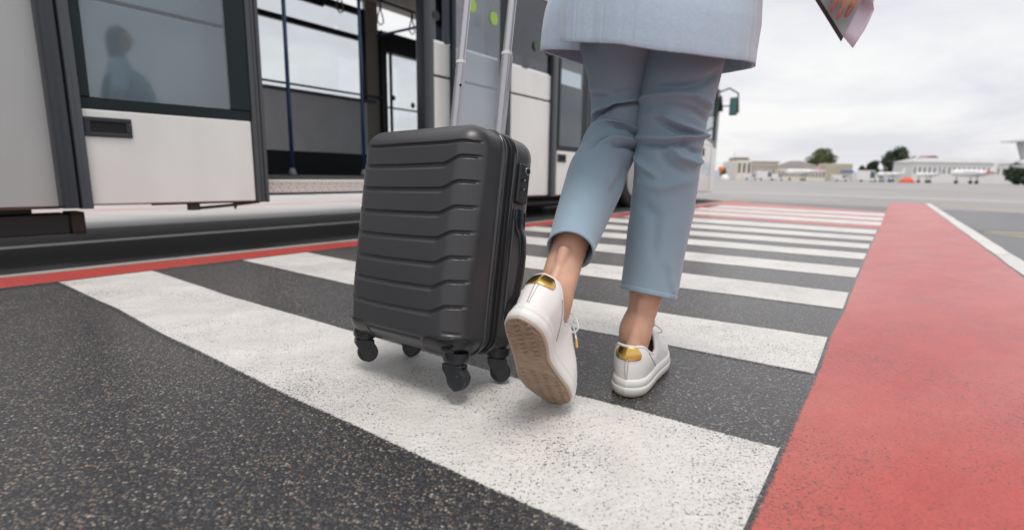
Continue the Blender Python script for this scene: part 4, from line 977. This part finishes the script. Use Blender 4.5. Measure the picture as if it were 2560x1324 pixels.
def shoe(pos, rot, scale, side, name_lab, flex=0., ws=1., hs_=1.):
    root = bpy.data.objects.new('sneaker', None); COL.objects.link(root); root.parent = person; root['label'] = name_lab
    mw = rot.to_4x4(); mw.translation = Vector(pos)
    sc = Matrix.Diagonal((scale, scale*ws, scale*hs_, 1)); root.matrix_world = mw @ sc
    LN = .27; NT = 200
    def out(f, inset=0.):        # f in [-1,1]: 0 heel, + lateral, +-1 toe
        ph = abs(f)*math.pi; x = LN/2*(1-math.cos(ph)); tab = WLt if f > 0 else WMd
        w = wob_(x, tab); y = side*(w if f > 0 else -w)
        cx = max(.03, min(LN-.045, x)); cyy = side*(-.004 if x > .15 else 0)
        p = Vector((x, y, 0)); c = Vector((cx, cyy, 0)); d = (p-c)
        if d.length > 1e-6: p = p-d.normalized()*inset
        return p
    # smoothing of the outline
    O = [out(-1+2*i/NT) for i in range(NT)]
    for _ in range(10): O = [(O[i-1]+O[i]*2+O[(i+1) % NT])/4 for i in range(NT)]
    cen = Vector((.13, 0, 0))
    nrm = []
    for i in range(NT):
        t = (O[(i+1) % NT]-O[i-1]).normalized(); n_ = Vector((t.y, -t.x, 0)); 
        if n_.dot(O[i]-Vector((max(.03, min(LN-.045, O[i].x)), 0, 0))) < 0: n_ = -n_
        nrm.append(n_)
    def spring(p):
        q = Vector(p); 
        if q.x > .185: q.z += .10*(q.x-.185)**1.5*2.2 + flex*(q.x-.185)
        return q
    def ringz(z, ins): return [spring(O[i]-nrm[i]*ins+Vector((0, 0, z))) for i in range(NT)]
    MB().loft([ringz(.0015, .006), ringz(.0005, .0022), ringz(.003, .0012), ringz(.0045, .0012)]).obj('outsole_rim', mat('outsole_edge', (.45, .36, .27), .6), root, smooth=True)
    MB().loft([ringz(.0040, .0020), ringz(.0050, -.0006), ringz(.014, -.0014), ringz(.0165, -.0008), ringz(.0172, .0006), ringz(.0180, -.0004), ringz(.0260, .0012), ringz(.0290, .0024), ringz(.0300, .0050)]).obj('midsole', shs, root, smooth=True)
    # tread
    tb = MB(); nx, ny = 360, 36
    for i in range(nx+1):
        x = lerp(.004, LN-.004, i/nx); wl = max(.0015, wob_(x, WLt)-.0045); wm = max(.0015, wob_(x, WMd)-.0045)
        for j in range(ny+1):
            y = side*lerp(-wm, wl, j/ny); e_ = min(1, min(j, ny-j)/3)*min(1, min(i, nx-i)/8)
            zz_ = -.0023*math.sin(2*math.pi*(x+.0034*math.sin(2*math.pi*y/.019))/.0120)*e_*(.35 if .10 < x < .15 else 1)
            tb.v.append(tuple(spring((x, y, zz_+.0002))))
    for i in range(nx):
        for j in range(ny): k = i*(ny+1)+j; tb.f.append((k, k+1, k+ny+2, k+ny+1))
    tb.obj('outsole_tread', sole_b, root, smooth=True)
    # upper
    def T(i):
        B = O[i]; x = B.x; sy = 1 if B.y > 0 else -1
        cz = interp([0, .018, .04, .075, .10, .125, .14, .19, .215, .27], [.084, .083, .070, .058, .062, .080, .088, .067, .060, .056], x)
        if x < .130:
            w = min(abs(B.y)*.90, interp([0, .05, .10, .13], [.030, .031, .031, .021], x)); return Vector((.009+x*.94, sy*w, cz))
        w = interp([.13, .15, .19, .205, .27], [.020, .014, .012, .004, .0], x); return Vector((interp([.13, .19, .27], [.131, .188, .205], x), sy*w, cz))
    Tp = [T(i) for i in range(NT)]
    for _ in range(5): Tp = [(Tp[i-1]+Tp[i]*2+Tp[(i+1) % NT])/4 for i in range(NT)]
    def U(i, s, off=0.):
        i0 = int(math.floor(i)) % NT; fr_ = i-math.floor(i); i1 = (i0+1) % NT
        B = (O[i0]-nrm[i0]*.004).lerp(O[i1]-nrm[i1]*.004, fr_); B.z = .028; t_ = Tp[i0].lerp(Tp[i1], fr_); n_ = nrm[i0].lerp(nrm[i1], fr_)
        a = s*math.pi/2; B2 = spring(B); tt = spring(t_)
        bl = .0035*math.sin(math.pi*s)*(1-sm(.12, .2, B.x)*.5)
        k = (1-math.cos(a)); p = Vector((lerp(B2.x, tt.x, k), lerp(B2.y, tt.y, k), lerp(B2.z, tt.z, math.sin(a))))
        if B.x < .13: p = p.lerp(B2.lerp(tt, s), .45)
        return p+n_*(bl+off)
    up = MB(); ns = 26; rings = [[U(i, j/ns) for i in range(NT)] for j in range(ns+1)]
    up.loft(rings, False, False)
    up.obj('upper', shw, root, smooth=True, solid=.0030)
    # rolled collar
    h0 = NT/2
    cl = [U(i, 1.0, -.001) for i in range(NT) if Tp[i].x < .128]
    # order: wrap around heel
    idx = sorted([i for i in range(NT) if Tp[i].x < .128])
    MB().tube([U(i, 1.0, -.0008) for i in idx], .0026, 10).obj('collar', shw, root, smooth=True)
    # heel patch of gold foil
    hp = MB(); na, nb2 = 40, 14
    for a in range(na+1):
        f = -1+2*a/na
        for b in range(nb2+1):
            s = b/nb2; hw = lerp(15.5, 11.0, sm(0.2, 1, s)) * (1-.12*(1-s)*abs(f)**3)
            hp.v.append(tuple(U(h0+f*hw, lerp(.50+.06*abs(f)**4, .985-.02*abs(f)**4, s), .0016)))
    for a in range(na):
        for b in range(nb2): k = a*(nb2+1)+b; hp.f.append((k, k+1, k+nb2+2, k+nb2+1))
    hp.obj('heel_patch', gold, root, smooth=True, solid=.0012)
    for f in (-2.6, 2.6):
        MB().tube([U(h0+f, s, .0006) for s in (.02, .15, .3, .45, .52)], .00055, 6).obj('heel_stitch', dk, root)
    # side seam
    for sg in (1, -1):
        MB().tube([U(h0+sg*44-sg*22*s, s, .0005) for s in (.1, .3, .5, .7, .9)], .0006, 6).obj('quarter_stitch', dk, root)
    tg = MB(); rows = []
    for i in range(22):
        t = i/21; x = lerp(.092, .198, t); z = interp([0, .25, .5, 1], [.108, .094, .080, .058], t); w = interp([0, .1, .5, 1], [.018, .024, .020, .014], t)
        rows.append([spring((x, w*q, z-.008*q*q)) for q in [k/8-1 for k in range(17)]])
    tg.loft(rows, False, False, closed=False); tg.obj('tongue', shw, root, smooth=True, solid=.004)
    for k in range(5):
        x = .136+k*.012; z = interp([.13, .19], [.0905, .0665], x)
        MB().tube([spring((x-.002, -.019, z-.005)), spring((x, -.010, z)), spring((x, .010, z)), spring((x+.002, .019, z-.005))], .0016, 8, b=.003).obj('lace', lace, root, smooth=True)
    for sgn in (-1, 1):
        P = catmull([spring((.136, 0, .094)), spring((.128, sgn*.018, .100)), spring((.140, sgn*.034, .088)), spring((.150, sgn*.026, .080)), spring((.140, sgn*.006, .092))], 20); MB().tube(P, .0015, 8).obj('lace', lace, root, smooth=True)
    P = catmull([spring((.138, -side*.004, .094)), spring((.150, -side*.022, .090)), spring((.158, -side*.034, .072))], 12); a_ = MB().tube(P, .0015, 8).obj('lace', lace, root, smooth=True)
    MB().cyl(spring((.157, -side*.033, .074)), spring((.163, -side*.038, .062)), .0019, .0019, 8).obj('lace_tip', gold, root)
    return root
def euler(a, b, c):
    return Matrix.Rotation(a, 3, 'Z') @ Matrix.Rotation(b, 3, 'Y') @ Matrix.Rotation(c, 3, 'X')
shoe(CAM+(Vector((.0115, .8478, .2628))-CAM)*1.064, euler(1.1832, .8862, .12), 1.1468*1.064, 1, 'raised left white sneaker showing its brown sole', ws=1.10, hs_=1.14)
shoe((.262, 1.125, .002), euler(1.11, 0, 0), 1.17, -1, 'right white sneaker standing flat on the asphalt', ws=1.13, hs_=1.2)

# ================================================================== BOOKLET AND PAPER IN THE HAND
bk = empty('travel_wallet', (0, 0, 0), 0, 'dark brown edged document wallet with grey inside held open in the right hand', 'wallet')
c0 = at(2108, 94, 1.05); e1 = (at(2044, -2, 1.07)-at(2104, 94, 1.05)).normalized(); e2 = (at(2160, -2, 1.045)-at(2112, 94, 1.05)).normalized(); nn = e1.cross(e2).normalized()
if nn.dot(CAM-c0) < 0: nn = -nn
def slab(name, o, a, b, t, m, parent, bevel=.0008):
    v = [o, o+a, o+a+b, o+b]; return MB().add(v+[q-nn*t for q in v], [(0, 1, 2, 3), (7, 6, 5, 4), (0, 4, 5, 1), (1, 5, 6, 2), (2, 6, 7, 3), (3, 7, 4, 0)]).obj(name, m, parent, bevel=bevel)
cv = mat('wallet_cover_brown', (.030, .016, .018), .5)
slab('wallet_cover', c0-e2*.006-nn*.0005, e1*.150, e2*.112, .004, cv, bk)
slab('wallet_edge', c0-e2*.0075+nn*.0022, e1*.150, e2*.0075, .005, cv, bk)
slab('inner_page', c0+nn*.0010, e1*.147, e2*.100, .0012, mat('page_grey', (.38, .42, .43), .5, bump=.3, bscale=40, var=.1, vscale=30), bk)
pp = MB(); rows = []
pa = [(2158, -60), (2160, 0), (2112, 92)]; 
grid = [[(2106, 90), (2132, 121)], [(2112, 68), (2148, 96)], [(2122, 46), (2160, 78)], [(2134, 24), (2172, 55)], [(2144, 2), (2185, 25)], [(2148, -14), (2183, 6)], [(2158, -44), (2196, -28)]]
for i, (a, b) in enumerate(grid):
    rows.append([at(lerp(a[0], b[0], t), lerp(a[1], b[1], t), 1.056+.004*math.sin(t*2.5+i*.5)-(.012 if i > 4 else 0)*t) for t in [k/6 for k in range(7)]])
pr_ = MB().loft(rows, False, False, closed=False).obj('boarding_pass', mat('lilac_paper', (.76, .71, .84), .7, bump=.3, bscale=60, var=.06, vscale=25), smooth=True, solid=.0006)
tag(pr_, 'crumpled lilac paper slip tucked behind the document wallet', 'paper')

# ================================================================== FAR AIRPORT
def FP(px, D, py=444): 
    p = at(px, 446+.0147*(px-1280)*0, D); return Vector((p.x, D, 0))
def zh(px, py, D): return at(px, py, D).z
def bld(name, px0, px1, pyt, D, m, depth=9.5, label=None, cat='building', roofm=None, wins=None, parent=None, zb=0.):
    a = FP(px0, D); b = FP(px1, D); z1 = zh((px0+px1)/2, pyt, D)
    e = parent or empty(name, (a.x, D, 0), 0, label, cat)
    ox, oy = (a.x, D)
    MB().box(a.x-ox, b.x-ox, 0, depth, zb, z1).obj('wall', m, e, bevel=0)
    if roofm: MB().box(a.x-ox-.4, b.x-ox+.4, -.5, depth+.5, z1, z1+.35).obj('roof', roofm, e)
    if wins:
        n, zf0, zf1, fw = wins; w = (b.x-a.x)/n
        for i in range(n):
            c = a.x-ox+w*(i+.5)
            f = MB().box(c-w*fw/2, c+w*fw/2, -.06, .02, lerp(zb, z1, zf0), lerp(zb, z1, zf1)).obj('window', mat('far_window_glass', (.10, .12, .14), .2), e)
    return e, a, b, z1
cream = mat('cream_render', (.80, .73, .62), .8, var=.05, vscale=.3); white_w = mat('white_render', (.74, .73, .72), .8, var=.04, vscale=.2)
greyr = mat('grey_roof_sheet', (.22, .20, .20), .6, var=.1, vscale=.3); brownr = mat('rust_brown_roof', (.22, .10, .07), .7, var=.15, vscale=.3)
D = 200.
# terminal with tower
e, a, b, z1 = bld('terminal_building', 1840, 1876, 400, D, cream, label='cream terminal with a short control tower at its left end', wins=(3, .35, .85, .5))
ox = e.location.x
t0 = FP(1846, D).x-ox; t1 = FP(1868, D).x-ox; zt_ = zh(1857, 394, D)
MB().box(t0, t1, 1, 9, z1, zt_).obj('tower', cream, e); MB().box(t0-.4, t1+.4, .6, 9.4, zt_-1.2, zt_-.3).obj('tower_window', mat('far_window_glass'), e); MB().box(t0-.6, t1+.6, .4, 9.6, zt_, zt_+.3).obj('tower_roof', cream, e)
MB().tube([(t0-.5, 4, z1), (t0-.5, 4, zt_+2.4)], .12, 8).obj('mast', mat('mast_grey', (.4, .4, .4)), e)
bld('terminal_wing', 1877, 1942, 406, D+.5, cream, depth=5, label='cream terminal wing with tall pilasters and thin brown roof', roofm=brownr, wins=(9, .12, .85, .42))
e, a, b, z1 = bld('low_hall', 1943, 2062, 419, D-2, cream, depth=6, label='long low cream hall with sloping grey roof', wins=(14, .3, .7, .5))
rf = MB(); x0, x1 = a.x-e.location.x, b.x-e.location.x; zr = zh(2000, 402, D)
rf.add([(x0, -.3, z1), (x1, -.3, z1), (x1, 6.3, z1), (x0, 6.3, z1), (x0+6, 3, zr), (x1-8, 3, zr)], [(0, 1, 5, 4), (1, 2, 5), (2, 3, 4, 5), (3, 0, 4), (0, 3, 2, 1)]); rf.obj('roof', greyr, e)
bld('beige_block', 2063, 2128, 409, D+4, mat('beige_render', (.55, .50, .40), .8, var=.06, vscale=.4), depth=5, label='flat beige windowless block right of the airliner tail')
bld('pale_annex', 1829, 1839, 404, D+3, white_w, label='narrow pale annex left of the cream terminal')
# blue canopy
e = empty('blue_canopy', FP(2120, D-6), 0, 'blue flat canopy on posts beside the beige block', 'canopy'); w_ = FP(2168, D-6).x-FP(2120, D-6).x
MB().box(0, w_, 0, 5, 3.1, 3.9).obj('roof', mat('canopy_blue', (.10, .20, .50), .5), e)
for k in range(4): MB().box(.5+k*(w_-1.4)/3, .9+k*(w_-1.4)/3, .3, .7, 0, 3.1).obj('post', white_w, e)
# white hangar right
e, a, b, z1 = bld('white_hangar', 2278, 2720, 408, 175., white_w, depth=9, label='long white hangar with pale grey roof behind the jets', wins=(36, .45, .75, .3))
rf = MB(); x0, x1 = a.x-e.location.x, b.x-e.location.x; zr = zh(2400, 394, 175)
rf.add([(x0-.5, -.5, z1), (x1, -.5, z1), (x1, 9.5, z1), (x0-.5, 9.5, z1), (x0+4, 5, zr), (x1, 5, zr)], [(0, 1, 5, 4), (1, 2, 5), (2, 3, 4, 5), (3, 0, 4), (0, 3, 2, 1)]); rf.obj('roof', mat('pale_roof_sheet', (.50, .50, .51), .6, var=.08, vscale=.3), e)
e = empty('arched_hall', FP(2300, 215), 0, 'hall with a rust brown arched roof behind the white hangar', 'building'); w_ = FP(2350, 215).x-FP(2300, 215).x; zt_ = zh(2325, 389, 215)
mb = MB(); mb.prism([(w_/2-w_/2*math.cos(math.pi*i/16), 6.5+(zt_-6.5)*math.sin(math.pi*i/16)) for i in range(17)], 1, 0, 6); mb.obj('roof', brownr, e, bevel=0)
MB().box(0, w_, 0.5, 5.5, 0, 6.5).obj('wall', mat('pinkish_render', (.45, .36, .35), .8), e)
# row of small pale vehicles and jets
def jet(px0, px1, D, pyc, label, tailcol, flip=False, engcol=None, gate=None):
    a = FP(px0, D); b = FP(px1, D); Ln = b.x-a.x; e = empty('parked_jet', (a.x, D, 0), 0, label, 'airplane', 'jets parked on the far apron')
    zc = zh((px0+px1)/2, pyc, D); r = Ln*.078
    if flip: e.location.x = b.x; e.rotation_euler = (0, 0, math.pi)
    wm = mat('jet_white', (.80, .80, .80), .3, coat=.4)
    P = []; rr_ = []
    for i in range(24):
        t = i/23; P.append((Ln*t, 0, zc+(r*.55*max(0, (t-.7)/.3)**1.6))); rr_.append(r*max(.05, min(1, math.sin(min(t/.12, 1)*math.pi/2)**.7))*(1-.85*max(0, (t-.62)/.38)**1.4))
    MB().tube(P, rr_, 20).obj('fuselage', wm, e, smooth=True)
    wg = MB(); 
    for s in (-1, 1):
        w0 = [(Ln*.42, s*r*.6, zc-r*.6), (Ln*.58, s*r*.6, zc-r*.6), (Ln*.66, s*Ln*.42, zc+r*.1), (Ln*.61, s*Ln*.42, zc+r*.1)]
        wg.add([(*q[:2], q[2]) for q in w0]+[(*q[:2], q[2]+.25) for q in w0], [(0, 1, 2, 3), (4, 5, 6, 7), (0, 1, 5, 4), (1, 2, 6, 5), (2, 3, 7, 6), (3, 0, 4, 7)])
    wg.obj('wing', mat('jet_wing_grey', (.50, .50, .52), .4), e)
    h = r*2.9
    fn = MB().prism([(Ln*.83, zc+r*.5), (Ln*.97, zc+r*.6), (Ln*1.05, zc+h), (Ln*.97, zc+h)], 1, -.12, .12).obj('tail_fin', tailcol, e)
    MB().add([(Ln*.98, -Ln*.14, zc+h-.2), (Ln*1.06, -Ln*.14, zc+h-.2), (Ln*1.06, Ln*.14, zc+h-.2), (Ln*.98, Ln*.14, zc+h-.2), (Ln*.98, -Ln*.14, zc+h), (Ln*1.06, -Ln*.14, zc+h), (Ln*1.06, Ln*.14, zc+h), (Ln*.98, Ln*.14, zc+h)], [(0, 3, 2, 1), (4, 5, 6, 7), (0, 1, 5, 4), (1, 2, 6, 5), (2, 3, 7, 6), (3, 0, 4, 7)]).obj('tailplane', wm, e)
    for s in (-1, 1):
        MB().tube([(Ln*.68, s*r*1.5, zc+r*.3), (Ln*.70, s*r*1.5, zc+r*.3), (Ln*.82, s*r*1.5, zc+r*.3)], [r*.35, r*.42, r*.28], 14).obj('engine', engcol or wm, e, smooth=True)
    for x, y in ((.14, 0), (.52, -r), (.52, r)):
        MB().tube([(Ln*x, y, zc-r*.7), (Ln*x, y, .3)], .10, 8).obj('gear_leg', mat('gear_grey', (.2, .2, .2)), e)
        MB().cyl((Ln*x, y-.2, .38), (Ln*x, y+.2, .38), .38, .38, 16).obj('gear_wheel', mat('tyre_rubber'), e)
    wn = MB()
    for i in range(6): wn.box(Ln*(.22+.06*i), Ln*(.245+.06*i), -r*1.005, -r*.9, zc+r*.1, zc+r*.38)
    wn.obj('cabin_windows', mat('far_window_glass'), e)
    return e
pink = mat('tail_pink', (.72, .40, .44), .4); redp = mat('engine_red', (.60, .06, .05), .4)
jet(1962, 2050, 185, 430, 'white airliner with pink and white tail before the cream hall', pink)
jet(2375, 2490, 128, 433, 'white jet with red engine intake before the white hangar', mat('jet_white'), engcol=redp)
jet(2190, 2262, 165, 436, 'small white jet left of the orange cover', mat('jet_white'))
jet(2288, 2352, 150, 437, 'small white jet between the orange cover and the red-engined jet', mat('jet_wing_grey'))
jet(2538, 2818, 70, 418, 'large jet at the right edge of the frame with only its grey tail in view', mat('grey_fin', (.40, .40, .42), .4), flip=True)
def van(px, D, label, col, w=5., h=2.1, cat='van'):
    a = FP(px, D); e = empty('service_van', (a.x, D, 0), 0, label, cat, 'service vehicles parked by the terminal')
    MB().prism([(0, .35), (w, .35), (w, .95), (w*.86, 1.1), (w*.76, h), (w*.05, h), (0, h*.9)], 1, 0, 1.9).obj('body', col, e, bevel=.08)
    MB().prism([(w*.56, 1.15), (w*.80, 1.15), (w*.735, h*.93), (w*.56, h*.93)], 1, -.02, 1.92).obj('side_window', mat('far_window_glass'), e)
    for x in (w*.2, w*.8):
        MB().cyl((x, -.02, .35), (x, .25, .35), .35, .35, 16).obj('wheel', mat('tyre_rubber'), e)
vw = mat('van_white', (.78, .78, .78), .35, coat=.4)
van(1894, 180, 'white van before the pilastered terminal wing', vw, 6, 3)
van(1860, 185, 'white van at the foot of the control tower', vw, 5)
van(2085, 178, 'white van before the flat beige block', vw)
van(2142, 160, 'white tanker-size van by the blue canopy', vw, 7, 3.4)
van(2170, 165, 'low pale van right of the blue canopy', vw, 6)
van(1925, 182, 'white van between the pilasters and the airliner nose', vw, 5)
# orange cover, wind marker, radome
e = MB(); e.loft([[(q*math.cos(2*math.pi*k/20)*2.0, q*math.sin(2*math.pi*k/20)*1.3, z) for k in range(20)] for q, z in ((1, 0), (.92, .4), (.65, .95), (.3, 1.35), (.05, 1.5))])
e = e.obj('equipment_cover', mat('cover_orange_red', (.70, .10, .04), .6), smooth=True); e.location = FP(2268, 140); tag(e, 'orange-red tarpaulin heap between two small white jets', 'cover')
e = MB(); ball(e, (0, 0, 3.4), (.9, .9, .9), n=10); e.cyl((0, 0, 0), (0, 0, 2.6), .08); e = e.obj('wind_marker', mat('marker_orange', (.85, .22, .04), .5), smooth=True); e.location = FP(1801, 170); tag(e, 'orange ball marker on a post beside the bus nose', 'marker')
e = MB(); ball(e, (0, 0, 0), (1.6, 1.6, 1.9), n=12); e = e.obj('radome', mat('van_white'), smooth=True); e.location = FP(1812, 190); tag(e, 'white domed shelter before the green hedge', 'shelter')
# trees
leafm = {}
def leafmat(k, col):
    if k in leafm: return leafm[k]
    M = mat('foliage_'+k, col, .7, var=.45, vscale=.8); leafm[k] = M; return M
bark = mat('bark', (.10, .07, .05), .9, bump=.5, bscale=8, bdist=.05)
def tree(px, pyt, wpx, D, m, label, trunk_h=.25, seed=1, zt=None):
    rnd = random.Random(seed); b = FP(px, D); H = zh(px, pyt, D); Wd = wpx/FPX*D
    e = empty('tree', (b.x, D, 0), 0, label, 'tree', 'trees behind the terminal')
    tk = MB(); tk.tube([(0, 0, 0), (.1, 0, H*.3), (0, .1, H*.6)], [H*.035, H*.028, H*.015], 10)
    for k in range(6):
        a = rnd.uniform(0, 6.28); tk.tube([(0, 0, H*rnd.uniform(.2, .4)), (math.cos(a)*Wd*.2, math.sin(a)*Wd*.2, H*.55), (math.cos(a)*Wd*.34, math.sin(a)*Wd*.3, H*.72)], [H*.016, H*.01, H*.004], 7)
    tk.obj('trunk', bark, e, smooth=True)
    cr_ = MB(); cl = []
    for k in range(44):
        a = rnd.uniform(0, 6.28); q = rnd.random()**.5; z = rnd.uniform(.22, 1); prof = math.sin(math.pi*min(1, (z*.85+.12)))**.7
        cl.append((math.cos(a)*q*Wd*.42*prof, math.sin(a)*q*Wd*.42*prof, lerp(H*trunk_h, H*.93, z), rnd.uniform(.10, .18)*Wd))
    for cx, cy, cz, cr2 in cl:
        for k in range(130):
            v = Vector((rnd.gauss(0, 1), rnd.gauss(0, 1), rnd.gauss(0, 1))).normalized()*cr2*rnd.uniform(.55, 1.08); c = Vector((cx, cy, cz))+v
            s = rnd.uniform(.25, .5)*max(1, Wd/12); a = Vector((rnd.gauss(0, 1), rnd.gauss(0, 1), rnd.gauss(0, 1))).normalized()*s; bb = a.cross(Vector((rnd.gauss(0, 1), rnd.gauss(0, 1), rnd.gauss(0, 1)))).normalized()*s*.7
            cr_.add([c-a, c+bb, c+a, c-bb], [(0, 1, 2, 3)])
    cr_.obj('crown', m, e, fix=False)
tree(2047, 372, 66, 230, leafmat('olive', (.13, .16, .07)), 'wide olive green tree behind the low cream hall', seed=3)
tree(2241, 372, 80, 190, leafmat('dark', (.055, .08, .045)), 'large dark round tree left of the white hangar', seed=5, trunk_h=.1)
tree(2180, 403, 34, 190, leafmat('mid', (.04, .075, .035)), 'small dark green tree right of the blue canopy', seed=8, trunk_h=.1)
tree(2152, 415, 24, 210, leafmat('mid', (.05, .08, .04)), 'thin small tree behind the blue canopy', seed=9, trunk_h=.1)
tree(2548, 410, 60, 110, leafmat('dark', (.03, .05, .03)), 'dark bush by the right edge of the frame', seed=11, trunk_h=.02)
tree(1812, 421, 22, 210, leafmat('olive', (.13, .16, .07)), 'low green hedge tree between bus nose and terminal', seed=12, trunk_h=.02)
tree(1822, 420, 20, 212, leafmat('olive', (.13, .16, .07)), 'low green hedge tree touching the pale annex', seed=14, trunk_h=.02)
# distant hills
hl = MB(); P = []
n = 80
for i in range(n+1):
    x = lerp(-700, 900, i/n); z = 14+9*noise.noise(Vector((x*.006, 0, 1)))+3*noise.noise(Vector((x*.03, 0, 2)))
    P.append((x, z))
for i, (x, z) in enumerate(P): hl.v += [(x, 900, -1), (x, 960, z), (x, 1050, -1)]
for i in range(n):
    a = i*3; hl.f += [(a, a+3, a+4, a+1), (a+1, a+4, a+5, a+2)]
tag(hl.obj('hills', mat('hill_blue_grey', (.30, .34, .40), .9), smooth=True), 'low hazy hills on the horizon', None, None, 'structure')
